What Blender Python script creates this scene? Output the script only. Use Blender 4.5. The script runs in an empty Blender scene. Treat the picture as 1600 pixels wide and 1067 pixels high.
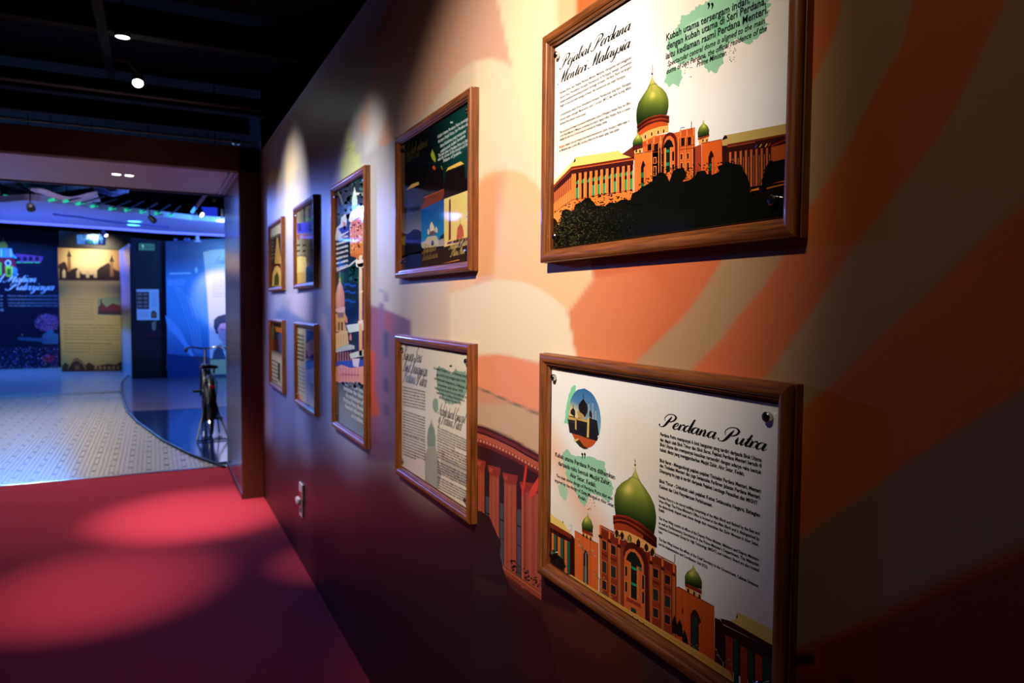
import bpy, bmesh, math, random
import numpy as np
from mathutils import Vector, Matrix
PI = math.pi
sc = bpy.context.scene
COL = sc.collection

# ------------------------------------------------------------------ camera
CF, CYAW, CPIT, CROL = 1106.80247, 0.467984613, 0.0496276528, 0.00726572837
CD, CH = 0.72, 1.45            # distance of the eye from the mural wall (x = 0), eye height
_F = np.array([math.sin(CYAW)*math.cos(CPIT), math.cos(CYAW)*math.cos(CPIT), -math.sin(CPIT)])
_R0 = np.array([math.cos(CYAW), -math.sin(CYAW), 0.0]); _U0 = np.cross(_R0, _F)
_R = math.cos(CROL)*_R0 + math.sin(CROL)*_U0
_U = -math.sin(CROL)*_R0 + math.cos(CROL)*_U0
_C = np.array([-CD, 0.0, CH])
cam = bpy.data.cameras.new('camera'); camo = bpy.data.objects.new('camera', cam); COL.objects.link(camo)
m = Matrix(((_R[0], _U[0], -_F[0], _C[0]), (_R[1], _U[1], -_F[1], _C[1]), (_R[2], _U[2], -_F[2], _C[2]), (0, 0, 0, 1)))
camo.matrix_world = m
cam.sensor_width = 36; cam.lens = CF/1600*36; cam.clip_start = .02; cam.clip_end = 100
cam.dof.use_dof = True; cam.dof.focus_distance = 1.12; cam.dof.aperture_fstop = 6.5
sc.camera = camo

# ------------------------------------------------------------------ world, exposure
w = bpy.data.worlds.new('world'); sc.world = w; w.use_nodes = True
w.node_tree.nodes['Background'].inputs[0].default_value = (.05, .06, .12, 1)
w.node_tree.nodes['Background'].inputs[1].default_value = .02
sc.view_settings.view_transform = 'Standard'; sc.view_settings.look = 'None'
sc.view_settings.exposure = 0.0; sc.view_settings.gamma = 1.0; sc.view_settings.use_curve_mapping = False

# ------------------------------------------------------------------ lamps
def spot(name, loc, aim, power, color, angle, blend=.6, size=.04):
    l = bpy.data.lights.new(name, 'SPOT'); l.energy = power; l.color = color
    l.spot_size = math.radians(angle); l.spot_blend = blend; l.shadow_soft_size = size
    o = bpy.data.objects.new(name, l); COL.objects.link(o); o.location = loc
    o.rotation_euler = (Vector(aim)-Vector(loc)).to_track_quat('-Z', 'Y').to_euler()
    return o
def area(name, loc, aim, power, color, sx, sy):
    l = bpy.data.lights.new(name, 'AREA'); l.energy = power; l.color = color; l.shape = 'RECTANGLE'; l.size = sx; l.size_y = sy
    o = bpy.data.objects.new(name, l); COL.objects.link(o); o.location = loc
    o.rotation_euler = (Vector(aim)-Vector(loc)).to_track_quat('-Z', 'Y').to_euler()
    return o
WARM = (1, .86, .70); WHITE = (1, .95, .9)
spot('gallery_spot', (-1.38, .55, 2.8), (0, 1.42, 1.60), 300, WARM, 51, 1.0, .03)
spot('gallery_fill', (-1.38, .40, 2.85), (0, 1.05, 1.55), 13, (1, .84, .66), 84, 1.0, .03)  # added wide weak fill, softens the falloff towards the near end
spot('gallery_spot', (-1.3, 2.15, 2.85), (0, 2.80, 1.55), 230, WHITE, 38, 1.0, .03)
spot('gallery_spot', (-1.3, 3.7, 2.9), (0, 4.35, 1.68), 270, WHITE, 47, 1.0, .03)
spot('gallery_fill', (-1.25, 3.9, 2.95), (0, 3.98, .42), 170, WHITE, 16, 1.0, .03)  # added fill to brighten the wall socket
spot('carpet_spot', (-.85, 4.48, 2.86), (-.50, 5.30, 0), 620, (1, .93, .90), 30, 1.0)
spot('carpet_spot', (-1.3, 3.2, 2.9), (-1.0, 4.1, 0), 300, (1, .93, .90), 27, 1.0)
spot('portal_downlight', (-.95, 6.02, 2.38), (-.95, 6.1, 0), 50, WHITE, 90, .8)
spot('portal_downlight', (-.85, 6.02, 2.38), (-.85, 6.1, 0), 50, WHITE, 90, .8)
# coloured floods of the far hall
spot('blue_flood', (-1.7, 8.6, 2.62), (-.1, 3.7, 1.0), 300, (.16, .26, 1), 40, 1.0, .12)
spot('portal_flood', (-2.6, 8.2, 2.6), (-.155, 6.1, 1.7), 120, (.2, .3, 1), 60, 1.0, .1)
area('blue_flood', (-2.6, 12.6, 1.2), (-1.2, 13.0, 3.0), 34, (.10, .20, 1), 1.6, .6)
area('blue_flood', (1.4, 12.2, 1.2), (.4, 12.8, 3.0), 26, (.10, .20, 1), 1.2, .6)
area('blue_flood', (-3.2, 17.9, 3.2), (-3.4, 16.2, 0), 190, (.10, .32, 1), 1.6, .4)
area('blue_flood', (1.2, 11.6, 2.6), (0, 15.1, 1.4), 130, (.12, .42, 1), 1.2, .4)
spot('hall_wash', (-2.2, 9.0, 3.6), (-1.7, 9.4, 0), 620, (1, .96, .92), 105, 1.0, .12)
spot('page_spot', (.5, 11.6, 2.6), (.48, 15.0, 1.6), 360, (1, .85, .78), 20, .6)
spot('banner_spot', (-1.75, 16.5, 2.95), (-1.9, 17.6, 2.15), 150, (1, .85, .55), 80, 1.0)
spot('banner_wash', (-2.2, 13.9, 3.2), (-1.95, 17.6, 1.0), 330, (1, .90, .62), 26, 1.0)

# ------------------------------------------------------------------ pixel -> place in the room (the photograph's calibration)
def _ray(x, y): return _F*CF + _R*(x-800) + _U*(533.5-y)
def onX(x, y, X=0.0): d = _ray(x, y); p = _C+(X+CD)/d[0]*d; return (p[1], p[2])      # (Y, Z) on the plane x = X
def onY(x, y, Y): d = _ray(x, y); p = _C+Y/d[1]*d; return (p[0], p[2])              # (X, Z) on the plane y = Y
def onZ(x, y, Z=0.0): d = _ray(x, y); p = _C+(Z-CH)/d[2]*d; return (p[0], p[1])     # (X, Y) on the plane z = Z

# ------------------------------------------------------------------ colour and materials
def lin(c):
    return tuple((v/255/12.92 if v/255 <= .04045 else ((v/255+.055)/1.055)**2.4) for v in c[:3])
MATS = {}
def mat(name, color, rough=.5, metal=0, spec=.5, emit=None, estr=0, noise=0, nscale=20, bump=0, coat=0, stretch=None, alpha=None, trans=0):
    if name in MATS: return MATS[name]
    mm = bpy.data.materials.new(name); mm.use_nodes = True; nt = mm.node_tree; b = nt.nodes['Principled BSDF']
    c = lin(color)
    b.inputs['Base Color'].default_value = (*c, 1); b.inputs['Roughness'].default_value = rough
    b.inputs['Metallic'].default_value = metal; b.inputs['Specular IOR Level'].default_value = spec
    b.inputs['Coat Weight'].default_value = coat; b.inputs['Coat Roughness'].default_value = .08
    b.inputs['Transmission Weight'].default_value = trans
    if emit: b.inputs['Emission Color'].default_value = (*lin(emit), 1); b.inputs['Emission Strength'].default_value = estr
    if noise or bump:
        tc = nt.nodes.new('ShaderNodeTexCoord'); mp = nt.nodes.new('ShaderNodeMapping')
        if stretch: mp.inputs['Scale'].default_value = stretch
        nz = nt.nodes.new('ShaderNodeTexNoise'); nz.inputs['Scale'].default_value = nscale; nz.inputs['Detail'].default_value = 6
        nt.links.new(tc.outputs['Object'], mp.inputs[0]); nt.links.new(mp.outputs[0], nz.inputs['Vector'])
        if noise:
            mx = nt.nodes.new('ShaderNodeMix'); mx.data_type = 'RGBA'
            mx.inputs[6].default_value = (*[v*(1-noise) for v in c], 1); mx.inputs[7].default_value = (*[min(1, v*(1+noise)) for v in c], 1)
            nt.links.new(nz.outputs['Fac'], mx.inputs[0]); nt.links.new(mx.outputs[2], b.inputs['Base Color'])
        if bump:
            bp = nt.nodes.new('ShaderNodeBump'); bp.inputs['Strength'].default_value = bump; bp.inputs['Distance'].default_value = .004
            nt.links.new(nz.outputs['Fac'], bp.inputs['Height']); nt.links.new(bp.outputs[0], b.inputs['Normal'])
    MATS[name] = mm; return mm
def ink_mat(name, rough=.3, spec=.5, bump=0, emit=0, coat=0):
    if name in MATS: return MATS[name]
    mm = bpy.data.materials.new(name); mm.use_nodes = True; nt = mm.node_tree; b = nt.nodes['Principled BSDF']
    a = nt.nodes.new('ShaderNodeAttribute'); a.attribute_name = 'ink'
    nt.links.new(a.outputs['Color'], b.inputs['Base Color']); b.inputs['Roughness'].default_value = rough
    b.inputs['Specular IOR Level'].default_value = spec; b.inputs['Coat Weight'].default_value = coat
    if emit: nt.links.new(a.outputs['Color'], b.inputs['Emission Color']); b.inputs['Emission Strength'].default_value = emit
    if bump:
        nz = nt.nodes.new('ShaderNodeTexNoise'); nz.inputs['Scale'].default_value = 260; nz.inputs['Detail'].default_value = 3
        tc = nt.nodes.new('ShaderNodeTexCoord'); nt.links.new(tc.outputs['Object'], nz.inputs['Vector'])
        bp = nt.nodes.new('ShaderNodeBump'); bp.inputs['Strength'].default_value = bump; bp.inputs['Distance'].default_value = .001
        nt.links.new(nz.outputs['Fac'], bp.inputs['Height']); nt.links.new(bp.outputs[0], b.inputs['Normal'])
    MATS[name] = mm; return mm

# ------------------------------------------------------------------ objects
def tag(o, label=None, cat=None, group=None, kind=None):
    if label: o['label'] = label
    if cat: o['category'] = cat
    if group: o['group'] = group
    if kind: o['kind'] = kind
    return o
def empty(name, loc=(0, 0, 0)):
    o = bpy.data.objects.new(name, None); COL.objects.link(o); o.location = loc; o.empty_display_size = .1; return o
class MB:
    def __init__(s): s.v = []; s.f = []; s.c = []
    def add(s, vs, fs, c=None):
        n = len(s.v); s.v += [tuple(map(float, p)) for p in vs]; s.f += [tuple(n+i for i in f) for f in fs]
        if c is not None: s.c += [c]*len(vs)
        return s
    def box(s, a, b, bev=0, c=None):
        x0, y0, z0 = [min(p, q) for p, q in zip(a, b)]; x1, y1, z1 = [max(p, q) for p, q in zip(a, b)]
        if bev:
            bm = bmesh.new(); bmesh.ops.create_cube(bm, size=1)
            for v in bm.verts: v.co = Vector(((x0+x1)/2+v.co.x*(x1-x0), (y0+y1)/2+v.co.y*(y1-y0), (z0+z1)/2+v.co.z*(z1-z0)))
            bmesh.ops.bevel(bm, geom=list(bm.edges), offset=bev, segments=2, affect='EDGES', profile=.5)
            bm.verts.index_update(); s.add([v.co for v in bm.verts], [[v.index for v in f.verts] for f in bm.faces], c); bm.free(); return s
        v = [(x0, y0, z0), (x1, y0, z0), (x1, y1, z0), (x0, y1, z0), (x0, y0, z1), (x1, y0, z1), (x1, y1, z1), (x0, y1, z1)]
        return s.add(v, [(0, 3, 2, 1), (4, 5, 6, 7), (0, 1, 5, 4), (1, 2, 6, 5), (2, 3, 7, 6), (3, 0, 4, 7)], c)
    def tube(s, path, r, n=10, close=False, caps=True):
        P = [Vector(p) for p in path]; k = len(P); R = r if isinstance(r, (list, tuple)) else [r]*k
        up = None; vs = []; fs = []
        for i, p in enumerate(P):
            t = (P[(i+1) % k]-P[i-1]) if close else (P[min(i+1, k-1)]-P[max(i-1, 0)])
            t.normalize()
            if up is None: up = Vector((0, 0, 1)) if abs(t.z) < .9 else Vector((1, 0, 0))
            a = t.cross(up); a.normalize(); b = a.cross(t); up = b
            for j in range(n):
                q = 2*PI*j/n; vs.append(p+(a*math.cos(q)+b*math.sin(q))*R[i])
        for i in range(k if close else k-1):
            for j in range(n):
                i2 = (i+1) % k; fs.append((i*n+j, i*n+(j+1) % n, i2*n+(j+1) % n, i2*n+j))
        if caps and not close: fs.append(tuple(range(n))[::-1]); fs.append(tuple((k-1)*n+j for j in range(n)))
        return s.add(vs, fs)
    def lathe(s, prof, origin=(0, 0, 0), axis='Z', n=24):
        vs = []; fs = []; k = len(prof)
        for j in range(n):
            q = 2*PI*j/n; cs, sn = math.cos(q), math.sin(q)
            for r, h in prof:
                v = {'Z': (r*cs, r*sn, h), 'X': (h, r*cs, r*sn), 'Y': (r*sn, h, r*cs)}[axis]
                vs.append((v[0]+origin[0], v[1]+origin[1], v[2]+origin[2]))
        for j in range(n):
            j2 = (j+1) % n
            for i in range(k-1): fs.append((j*k+i, j2*k+i, j2*k+i+1, j*k+i+1))
        fs.append(tuple(j*k for j in range(n))[::-1]); fs.append(tuple(j*k+k-1 for j in range(n)))
        return s.add(vs, fs)
    def xf(s, M):
        s.v = [tuple(M @ Vector(p)) for p in s.v]; return s
    def build(s, name, mt, parent=None, smooth=False):
        me = bpy.data.meshes.new(name); me.from_pydata(s.v, [], s.f)
        bm = bmesh.new(); bm.from_mesh(me); bmesh.ops.recalc_face_normals(bm, faces=bm.faces); bm.to_mesh(me); bm.free()
        me.materials.append(mt)
        if smooth: me.shade_auto(angle=math.radians(40)) if hasattr(me, 'shade_auto') else me.shade_smooth()
        o = bpy.data.objects.new(name, me); COL.objects.link(o)
        if smooth:
            me.shade_smooth()
            try: me.set_sharp_from_angle(angle=math.radians(38))
            except Exception: pass
        hook(o, parent)
        return o
def hook(o, parent):
    if parent is None: return
    o.parent = parent
    if parent.type == 'EMPTY': o.matrix_parent_inverse = Matrix.Translation(parent.location).inverted()
def copy_tree(o, parent=None, offset=None):
    c = o.copy(); COL.objects.link(c)
    if parent is not None: c.parent = parent
    if offset is not None: c.location = o.location+Vector(offset)
    for ch in list(o.children):
        k = copy_tree(ch, c)
    return c

# ------------------------------------------------------------------ print shop: flat ink as thin coloured shapes
EPS = 2.5e-5
class Ink:
    """flat print on the plane x = pos (plane 'X', seen from -x) or y = pos (plane 'Y', seen from -y)"""
    def __init__(s, plane, pos): s.pl = plane; s.pos = pos; s.v = []; s.f = []; s.c = []
    shift = None
    def W(s, x, y):
        if s.shift and x >= s.shift: y += (y-474)/(x-240)*24; x += 24
        return onX(x, y, s.pos) if s.pl == 'X' else onY(x, y, s.pos)
    def P(s, q, layer):
        d = layer*EPS*(1 if s.pl == 'X' else 8)
        return (s.pos-d, q[0], q[1]) if s.pl == 'X' else (q[0], s.pos-d, q[1])
    def raw(s, pts, faces, cols, layer):
        n = len(s.v); s.v += [s.P(q, layer) for q in pts]; s.f += [tuple(n+i for i in f) for f in faces]
        s.c += cols if isinstance(cols, list) else [cols]*len(pts)
    def wpoly(s, pts, c, layer):            # metric points
        if callable(c): cols = [lin(c(*q)) for q in pts]
        else: cols = [lin(c)]*len(pts)
        s.raw(pts, [tuple(range(len(pts)))], cols, layer)
    def poly(s, px, c, layer):
        pts = [s.W(x, y) for x, y in px]
        cols = [lin(c(x, y)) for x, y in px] if callable(c) else [lin(c)]*len(px)
        s.raw(pts, [tuple(range(len(px)))], cols, layer)
    def line(s, px, wd, c, layer):          # poly-line, width in pixels
        for (x0, y0), (x1, y1) in zip(px[:-1], px[1:]):
            L = math.hypot(x1-x0, y1-y0) or 1; nx, ny = -(y1-y0)/L*wd/2, (x1-x0)/L*wd/2
            s.poly([(x0+nx, y0+ny), (x1+nx, y1+ny), (x1-nx, y1-ny), (x0-nx, y0-ny)], c, layer)
    def ell(s, cx, cy, rx, ry, c, layer, n=20, a0=0, a1=2*PI):
        s.poly([(cx+rx*math.cos(a0+(a1-a0)*i/n), cy+ry*math.sin(a0+(a1-a0)*i/n)) for i in range(n+(a1-a0 < 6.2))], c, layer)
    def strip(s, left, right, N, M, fn, layer):   # surface between two outlines, fn(s,t)->rgb  (s across 0..1, t down 0..1)
        L = resample(left, N+1); Rr = resample(right, N+1); pts = []; cols = []; fs = []
        for i in range(N+1):
            for j in range(M+1):
                a = j/M; x = L[i][0]*(1-a)+Rr[i][0]*a; y = L[i][1]*(1-a)+Rr[i][1]*a
                pts.append(s.W(x, y)); cols.append(lin(fn(a, i/N)))
        for i in range(N):
            for j in range(M): k = i*(M+1)+j; fs.append((k, k+1, k+M+2, k+M+1))
        s.raw(pts, fs, cols, layer)
    def blot(s, px, c, layer, rough=.12, seed=1, step=10):
        rnd = random.Random(seed); out = []; cx = sum(p[0] for p in px)/len(px); cy = sum(p[1] for p in px)/len(px)
        P = resample(px+[px[0]], len(px)*step)[:-1]
        for x, y in P:
            k = 1+rnd.uniform(-rough, rough); out.append((cx+(x-cx)*k, cy+(y-cy)*k))
        s.poly(out, c, layer)
    def flecks(s, region, n, size, pal, layer, seed=3, flat=.6):
        rnd = random.Random(seed); xs = [p[0] for p in region]; ys = [p[1] for p in region]
        k = 0; tries = 0
        while k < n and tries < n*8:
            tries += 1; x = rnd.uniform(min(xs), max(xs)); y = rnd.uniform(min(ys), max(ys))
            if not inside(x, y, region): continue
            k += 1; sz = size*rnd.uniform(.4, 1.3); a = rnd.uniform(0, 3); c = pal(x, y, rnd)
            s.poly([(x+sz*math.cos(a+q)*rnd.uniform(.6, 1), y+sz*flat*math.sin(a+q)*rnd.uniform(.6, 1)) for q in (0, 1.3, 2.5, 3.8, 5.1)], c, layer)
    def build(s, name, mt, parent):
        me = bpy.data.meshes.new(name); me.from_pydata(s.v, [], s.f)
        at = me.color_attributes.new('ink', 'FLOAT_COLOR', 'POINT')
        at.data.foreach_set('color', np.array([(*c, 1) for c in s.c], dtype=np.float32).ravel())
        me.materials.append(mt)
        bm = bmesh.new(); bm.from_mesh(me)      # every print faces the room
        bm.normal_update(); flip = [f for f in bm.faces if (f.normal.x if s.pl == 'X' else f.normal.y) > 0]
        bmesh.ops.reverse_faces(bm, faces=flip); bm.to_mesh(me); bm.free()
        o = bpy.data.objects.new(name, me); COL.objects.link(o)
        hook(o, parent)
        return o
def resample(P, n):
    d = [0]
    for a, b in zip(P[:-1], P[1:]): d.append(d[-1]+math.hypot(b[0]-a[0], b[1]-a[1]))
    out = []
    for i in range(n):
        t = d[-1]*i/(n-1); j = 0
        while j < len(d)-2 and d[j+1] < t: j += 1
        u = (t-d[j])/((d[j+1]-d[j]) or 1); out.append((P[j][0]*(1-u)+P[j+1][0]*u, P[j][1]*(1-u)+P[j+1][1]*u))
    return out
def inside(x, y, P):
    r = False; j = len(P)-1
    for i in range(len(P)):
        if (P[i][1] > y) != (P[j][1] > y) and x < (P[j][0]-P[i][0])*(y-P[i][1])/(P[j][1]-P[i][1])+P[i][0]: r = not r
        j = i
    return r
def mixc(a, b, t): t = max(0, min(1, t)); return tuple(p*(1-t)+q*t for p, q in zip(a, b))

# printed type: the letters of the built-in face laid along a base line
def type_mesh(txt, bold=0.0, res=2):
    cu = bpy.data.curves.new('type', 'FONT'); cu.body = txt; cu.resolution_u = res; cu.size = 1; cu.offset = bold
    ob = bpy.data.objects.new('type', cu); me = ob.to_mesh()
    v = [tuple(p.co) for p in me.vertices]; f = [tuple(p.vertices) for p in me.polygons]
    ob.to_mesh_clear(); bpy.data.objects.remove(ob); bpy.data.curves.remove(cu)
    return v, f
def text(ink, txt, p0, p1, xh, c, layer, bold=.012, ital=0.0, metric=False, res=2):
    """baseline from p0 to p1 (pixels, or metric points); xh = cap height in metres"""
    a = Vector(p0 if metric else ink.W(*p0)); b = Vector(p1 if metric else ink.W(*p1))
    v, f = type_mesh(txt, bold, res)
    if not v: return
    x0 = min(p[0] for p in v); x1 = max(p[0] for p in v); k = (b-a).length/(x1-x0); d = (b-a).normalized()
    nrm = Vector((-d.y, d.x)); 
    if nrm.y < 0: nrm = -nrm
    hs = xh/.72; cc = lin(c)
    ink.raw([tuple(a+d*((p[0]-x0)*k+p[1]*hs*ital)+nrm*(p[1]*hs)) for p in v], f, [cc]*len(v), layer)

# formal script lettering, drawn with pen strokes (x, y, width); x-height 1, ascender 2
_BOWL = [(.72,.86,.05),(.45,1.0,.06),(.16,.72,.15),(.1,.3,.18),(.28,.02,.09),(.55,.25,.05),(.76,.9,.05)]
SC = {
 'a': (1.0, [_BOWL, [(.82,1.0,.13),(.74,.45,.18),(.77,.08,.12),(.92,.04,.06),(1.1,.3,.03)]]),
 'b': (.9, [[(0,.35,.03),(.34,1.3,.04),(.5,1.95,.05),(.36,2.08,.06),(.24,1.6,.15),(.18,.5,.18),(.3,.06,.12),(.55,.08,.09),(.72,.5,.13),(.58,.93,.06),(.9,.8,.03)]]),
 'c': (.72, [[(.62,.8,.1),(.52,1.0,.06),(.18,.72,.14),(.12,.25,.17),(.36,0,.08),(.75,.32,.03)]]),
 'd': (1.0, [_BOWL, [(.92,2.1,.13),(.82,1.1,.18),(.74,.35,.17),(.8,.04,.1),(.95,.06,.05),(1.1,.3,.03)]]),
 'e': (.78, [[(0,.3,.04),(.42,.5,.05),(.64,.8,.07),(.46,1.02,.08),(.2,.72,.15),(.15,.25,.17),(.38,0,.08),(.84,.32,.04)]]),
 'f': (.6, [[(0,.35,.03),(.34,1.3,.04),(.52,1.95,.05),(.38,2.08,.06),(.24,1.4,.16),(.15,0,.18),(.1,-.75,.13),(.25,-.85,.05),(.35,-.2,.03),(.65,.3,.03)]]),
 'g': (1.0, [_BOWL, [(.82,1.0,.13),(.72,0,.17),(.5,-.8,.1),(.22,-.92,.06),(.14,-.6,.04),(.6,-.1,.03),(1.1,.3,.03)]]),
 'h': (1.0, [[(0,.35,.03),(.34,1.3,.04),(.5,1.95,.05),(.36,2.08,.06),(.24,1.4,.15),(.12,0,.17)], [(.16,.3,.03),(.42,.85,.05),(.62,.95,.08),(.66,.5,.17),(.64,.1,.14),(.78,.03,.06),(1.05,.3,.03)]]),
 'i': (.5, [[(0,.35,.03),(.24,.95,.05),(.24,.9,.16),(.18,.3,.17),(.26,.03,.1),(.55,.3,.03)], [(.3,1.5,.16),(.31,1.6,.16)]]),
 'j': (.5, [[(0,.35,.03),(.24,.95,.05),(.22,.1,.17),(.05,-.75,.11),(-.2,-.9,.06),(-.28,-.55,.04),(.15,-.1,.03),(.55,.3,.03)], [(.3,1.5,.16),(.31,1.6,.16)]]),
 'k': (.95, [[(0,.35,.03),(.34,1.3,.04),(.5,1.95,.05),(.36,2.08,.06),(.24,1.4,.15),(.12,0,.17)], [(.2,.5,.04),(.55,.95,.07),(.6,.7,.08),(.25,.5,.05),(.55,.2,.15),(.68,.02,.1),(.98,.3,.03)]]),
 'l': (.5, [[(0,.35,.03),(.34,1.3,.04),(.5,1.95,.05),(.37,2.08,.06),(.25,1.6,.15),(.18,.4,.17),(.28,.03,.1),(.55,.3,.03)]]),
 'm': (1.45, [[(0,.5,.03),(.18,.95,.05),(.18,.5,.16),(.12,0,.16)], [(.16,.3,.03),(.4,.85,.05),(.56,.95,.08),(.6,.5,.16),(.56,0,.16)], [(.6,.3,.03),(.84,.85,.05),(1.02,.95,.08),(1.07,.5,.17),(1.05,.1,.14),(1.2,.03,.06),(1.48,.3,.03)]]),
 'n': (1.0, [[(0,.5,.03),(.18,.95,.05),(.18,.5,.16),(.12,0,.16)], [(.16,.3,.03),(.42,.85,.05),(.6,.95,.08),(.64,.5,.17),(.62,.1,.14),(.76,.03,.06),(1.05,.3,.03)]]),
 'o': (.8, [[(.42,1,.06),(.14,.68,.15),(.12,.28,.17),(.36,0,.06),(.66,.35,.15),(.64,.8,.1),(.42,1,.06)], [(.6,.9,.04),(.85,.8,.03)]]),
 'p': (.95, [[(0,.35,.03),(.3,1.2,.05),(.2,.3,.17),(.05,-.9,.16)], [(.16,.3,.03),(.42,.9,.06),(.62,.9,.1),(.68,.45,.16),(.5,.02,.07),(.35,.1,.05)], [(.5,.02,.04),(.95,.3,.03)]]),
 'r': (.66, [[(0,.4,.04),(.14,.95,.06),(.16,.5,.16),(.1,0,.16)],[(.14,.35,.04),(.34,.85,.05),(.52,1.02,.08),(.62,.86,.15),(.6,.8,.1)],[(.4,.05,.03),(.72,.3,.03)]]),
 's': (.6, [[(0,.3,.03),(.28,.8,.04),(.34,1.08,.06),(.42,.6,.15),(.4,.15,.13),(.18,0,.08),(.06,.18,.1)], [(.35,.04,.04),(.66,.3,.03)]]),
 't': (.55, [[(0,.35,.03),(.35,1.2,.04)], [(.42,1.7,.11),(.3,.9,.17),(.22,.3,.17),(.32,.03,.1),(.6,.3,.03)], [(.08,1.02,.05),(.62,1.06,.05)]]),
 'u': (1.0, [[(0,.4,.03),(.18,.95,.05),(.18,.4,.17),(.28,.03,.1),(.55,.3,.04),(.74,.95,.05)], [(.78,1,.14),(.7,.45,.17),(.76,.04,.1),(1.06,.3,.03)]]),
 'v': (.85, [[(0,.5,.03),(.18,.95,.06),(.24,.5,.17),(.3,.03,.12),(.62,.4,.05),(.66,.95,.07),(.9,.85,.03)]]),
 'y': (1.0, [[(0,.4,.03),(.18,.95,.05),(.18,.4,.17),(.28,.03,.1),(.55,.3,.04),(.74,.95,.05)], [(.78,1,.14),(.68,0,.17),(.45,-.8,.1),(.2,-.92,.06),(.12,-.6,.04),(.6,-.1,.03),(1.06,.3,.03)]]),
 'P': (1.5, [[(.95,1.8,.07),(.72,1.0,.2),(.48,.3,.17),(.2,-.05,.08),(-.2,.02,.07),(-.3,.3,.11)], [(.3,.95,.04),(.1,1.45,.05),(.45,2.05,.06),(1.1,2.15,.08),(1.5,1.8,.15),(1.4,1.3,.13),(1.0,.98,.07),(.72,1.05,.05)]]),
 'M': (1.75, [[(-.3,.2,.12),(-.15,0,.06),(.25,.3,.04),(.8,2.1,.05)], [(.8,2.1,.12),(.78,1.1,.2),(.62,.1,.12)], [(.62,.1,.04),(1.5,2.1,.05)], [(1.5,2.1,.12),(1.42,1.1,.2),(1.32,.25,.16),(1.45,.02,.08),(1.8,.3,.03)]]),
 'K': (1.5, [[(-.1,1.5,.05),(.2,2.0,.06),(.75,2.1,.1),(.6,1.0,.2),(.35,.1,.13),(0,0,.07),(-.2,.2,.1)], [(1.6,2.1,.08),(1.1,1.6,.05),(.6,1.05,.06),(.95,.6,.18),(1.2,.06,.13),(1.6,.3,.03)]]),
 'S': (1.2, [[(1.1,1.6,.06),(1.05,2.0,.07),(.75,2.1,.06),(.5,1.6,.13),(.75,1.0,.19),(.75,.3,.13),(.3,-.02,.08),(-.15,.1,.08),(-.15,.4,.1)]]),
 'B': (1.45, [[(.85,1.9,.07),(.65,1.0,.2),(.42,.2,.15),(.1,0,.07),(-.2,.15,.09)], [(.1,1.4,.04),(.4,2.05,.06),(1.1,2.1,.08),(1.3,1.65,.14),(1.0,1.15,.07),(.75,1.08,.05),(1.15,.98,.08),(1.3,.5,.16),(1.0,.02,.08),(.6,.1,.05)]]),
 'A': (1.45, [[(-.25,.35,.12),(-.1,.02,.08),(.35,.5,.05),(1.15,2.1,.05)], [(1.15,2.1,.14),(1.1,1.0,.2),(1.1,.15,.13),(1.5,.3,.03)], [(.35,.8,.05),(1.2,.85,.05)]]),
 'C': (1.15, [[(1.1,1.55,.07),(1.05,2.0,.09),(.75,2.1,.06),(.25,1.4,.15),(.15,.6,.19),(.45,0,.09),(1.1,.5,.04)]]),
 'F': (1.3, [[(.9,1.9,.07),(.7,1.0,.2),(.45,.2,.14),(.1,0,.07),(-.2,.2,.1)], [(0,1.6,.07),(.3,2.05,.06),(1.5,2.1,.08)], [(.35,1.05,.05),(1.05,1.1,.05)]]),
 'I': (.9, [[(0,1.6,.05),(.3,1.95,.05),(.8,2.1,.1),(.65,1.0,.2),(.4,.15,.13),(0,0,.07),(-.2,.2,.1)]]),
 'L': (1.3, [[(.3,1.5,.05),(.75,2.1,.06),(.75,1.6,.13),(.5,.4,.19),(.1,0,.07),(.5,.1,.1),(1.3,.3,.04)]]),
 'Z': (1.2, [[(.2,1.7,.06),(.5,2.1,.09),(1.2,2.0,.07),(.1,.1,.12),(.6,.12,.12),(1.2,.3,.04)]]),
 ' ': (.65, []), '&': (1, []),
}
def catmull(P, k=5):
    out = []; n = len(P)
    for i in range(n-1):
        a, b, c, d = P[max(i-1, 0)], P[i], P[i+1], P[min(i+2, n-1)]
        for j in range(k):
            t = j/k
            out.append(tuple(.5*((2*b[q])+(-a[q]+c[q])*t+(2*a[q]-5*b[q]+4*c[q]-d[q])*t*t+(-a[q]+3*b[q]-3*c[q]+d[q])*t**3) for q in range(3)))
    out.append(P[-1]); return out
def script(ink, txt, p0, p1, xh, c, layer, k=5, slant=.52, wt=1.7, metric=False):
    a = Vector(p0 if metric else ink.W(*p0)); b = Vector(p1 if metric else ink.W(*p1))
    tot = sum(SC.get(ch, SC['o'])[0] for ch in txt); s = (b-a).length/tot; d = (b-a).normalized()
    nrm = Vector((-d.y, d.x)); nrm = -nrm if nrm.y < 0 else nrm
    cc = lin(c); pen = 0
    def M(x, y): return tuple(a+d*((pen+x)*s+slant*y*xh)+nrm*(y*xh))
    for ch in txt:
        adv, strokes = SC.get(ch, SC['o'])
        for st in strokes:
            P = catmull(st, k); n = len(P); pts = []; fs = []
            for i in range(n):
                q0 = P[max(i-1, 0)]; q1 = P[min(i+1, n-1)]; tx, ty = q1[0]-q0[0], q1[1]-q0[1]; L = math.hypot(tx, ty) or 1
                wv = max(P[i][2], .03)*wt/2; nx, ny = -ty/L*wv, tx/L*wv
                pts += [M(P[i][0]+nx, P[i][1]+ny), M(P[i][0]-nx, P[i][1]-ny)]
            for i in range(n-1): fs.append((2*i, 2*i+1, 2*i+3, 2*i+2))
            ink.raw(pts, fs, [cc]*len(pts), layer)
        pen += adv
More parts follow.
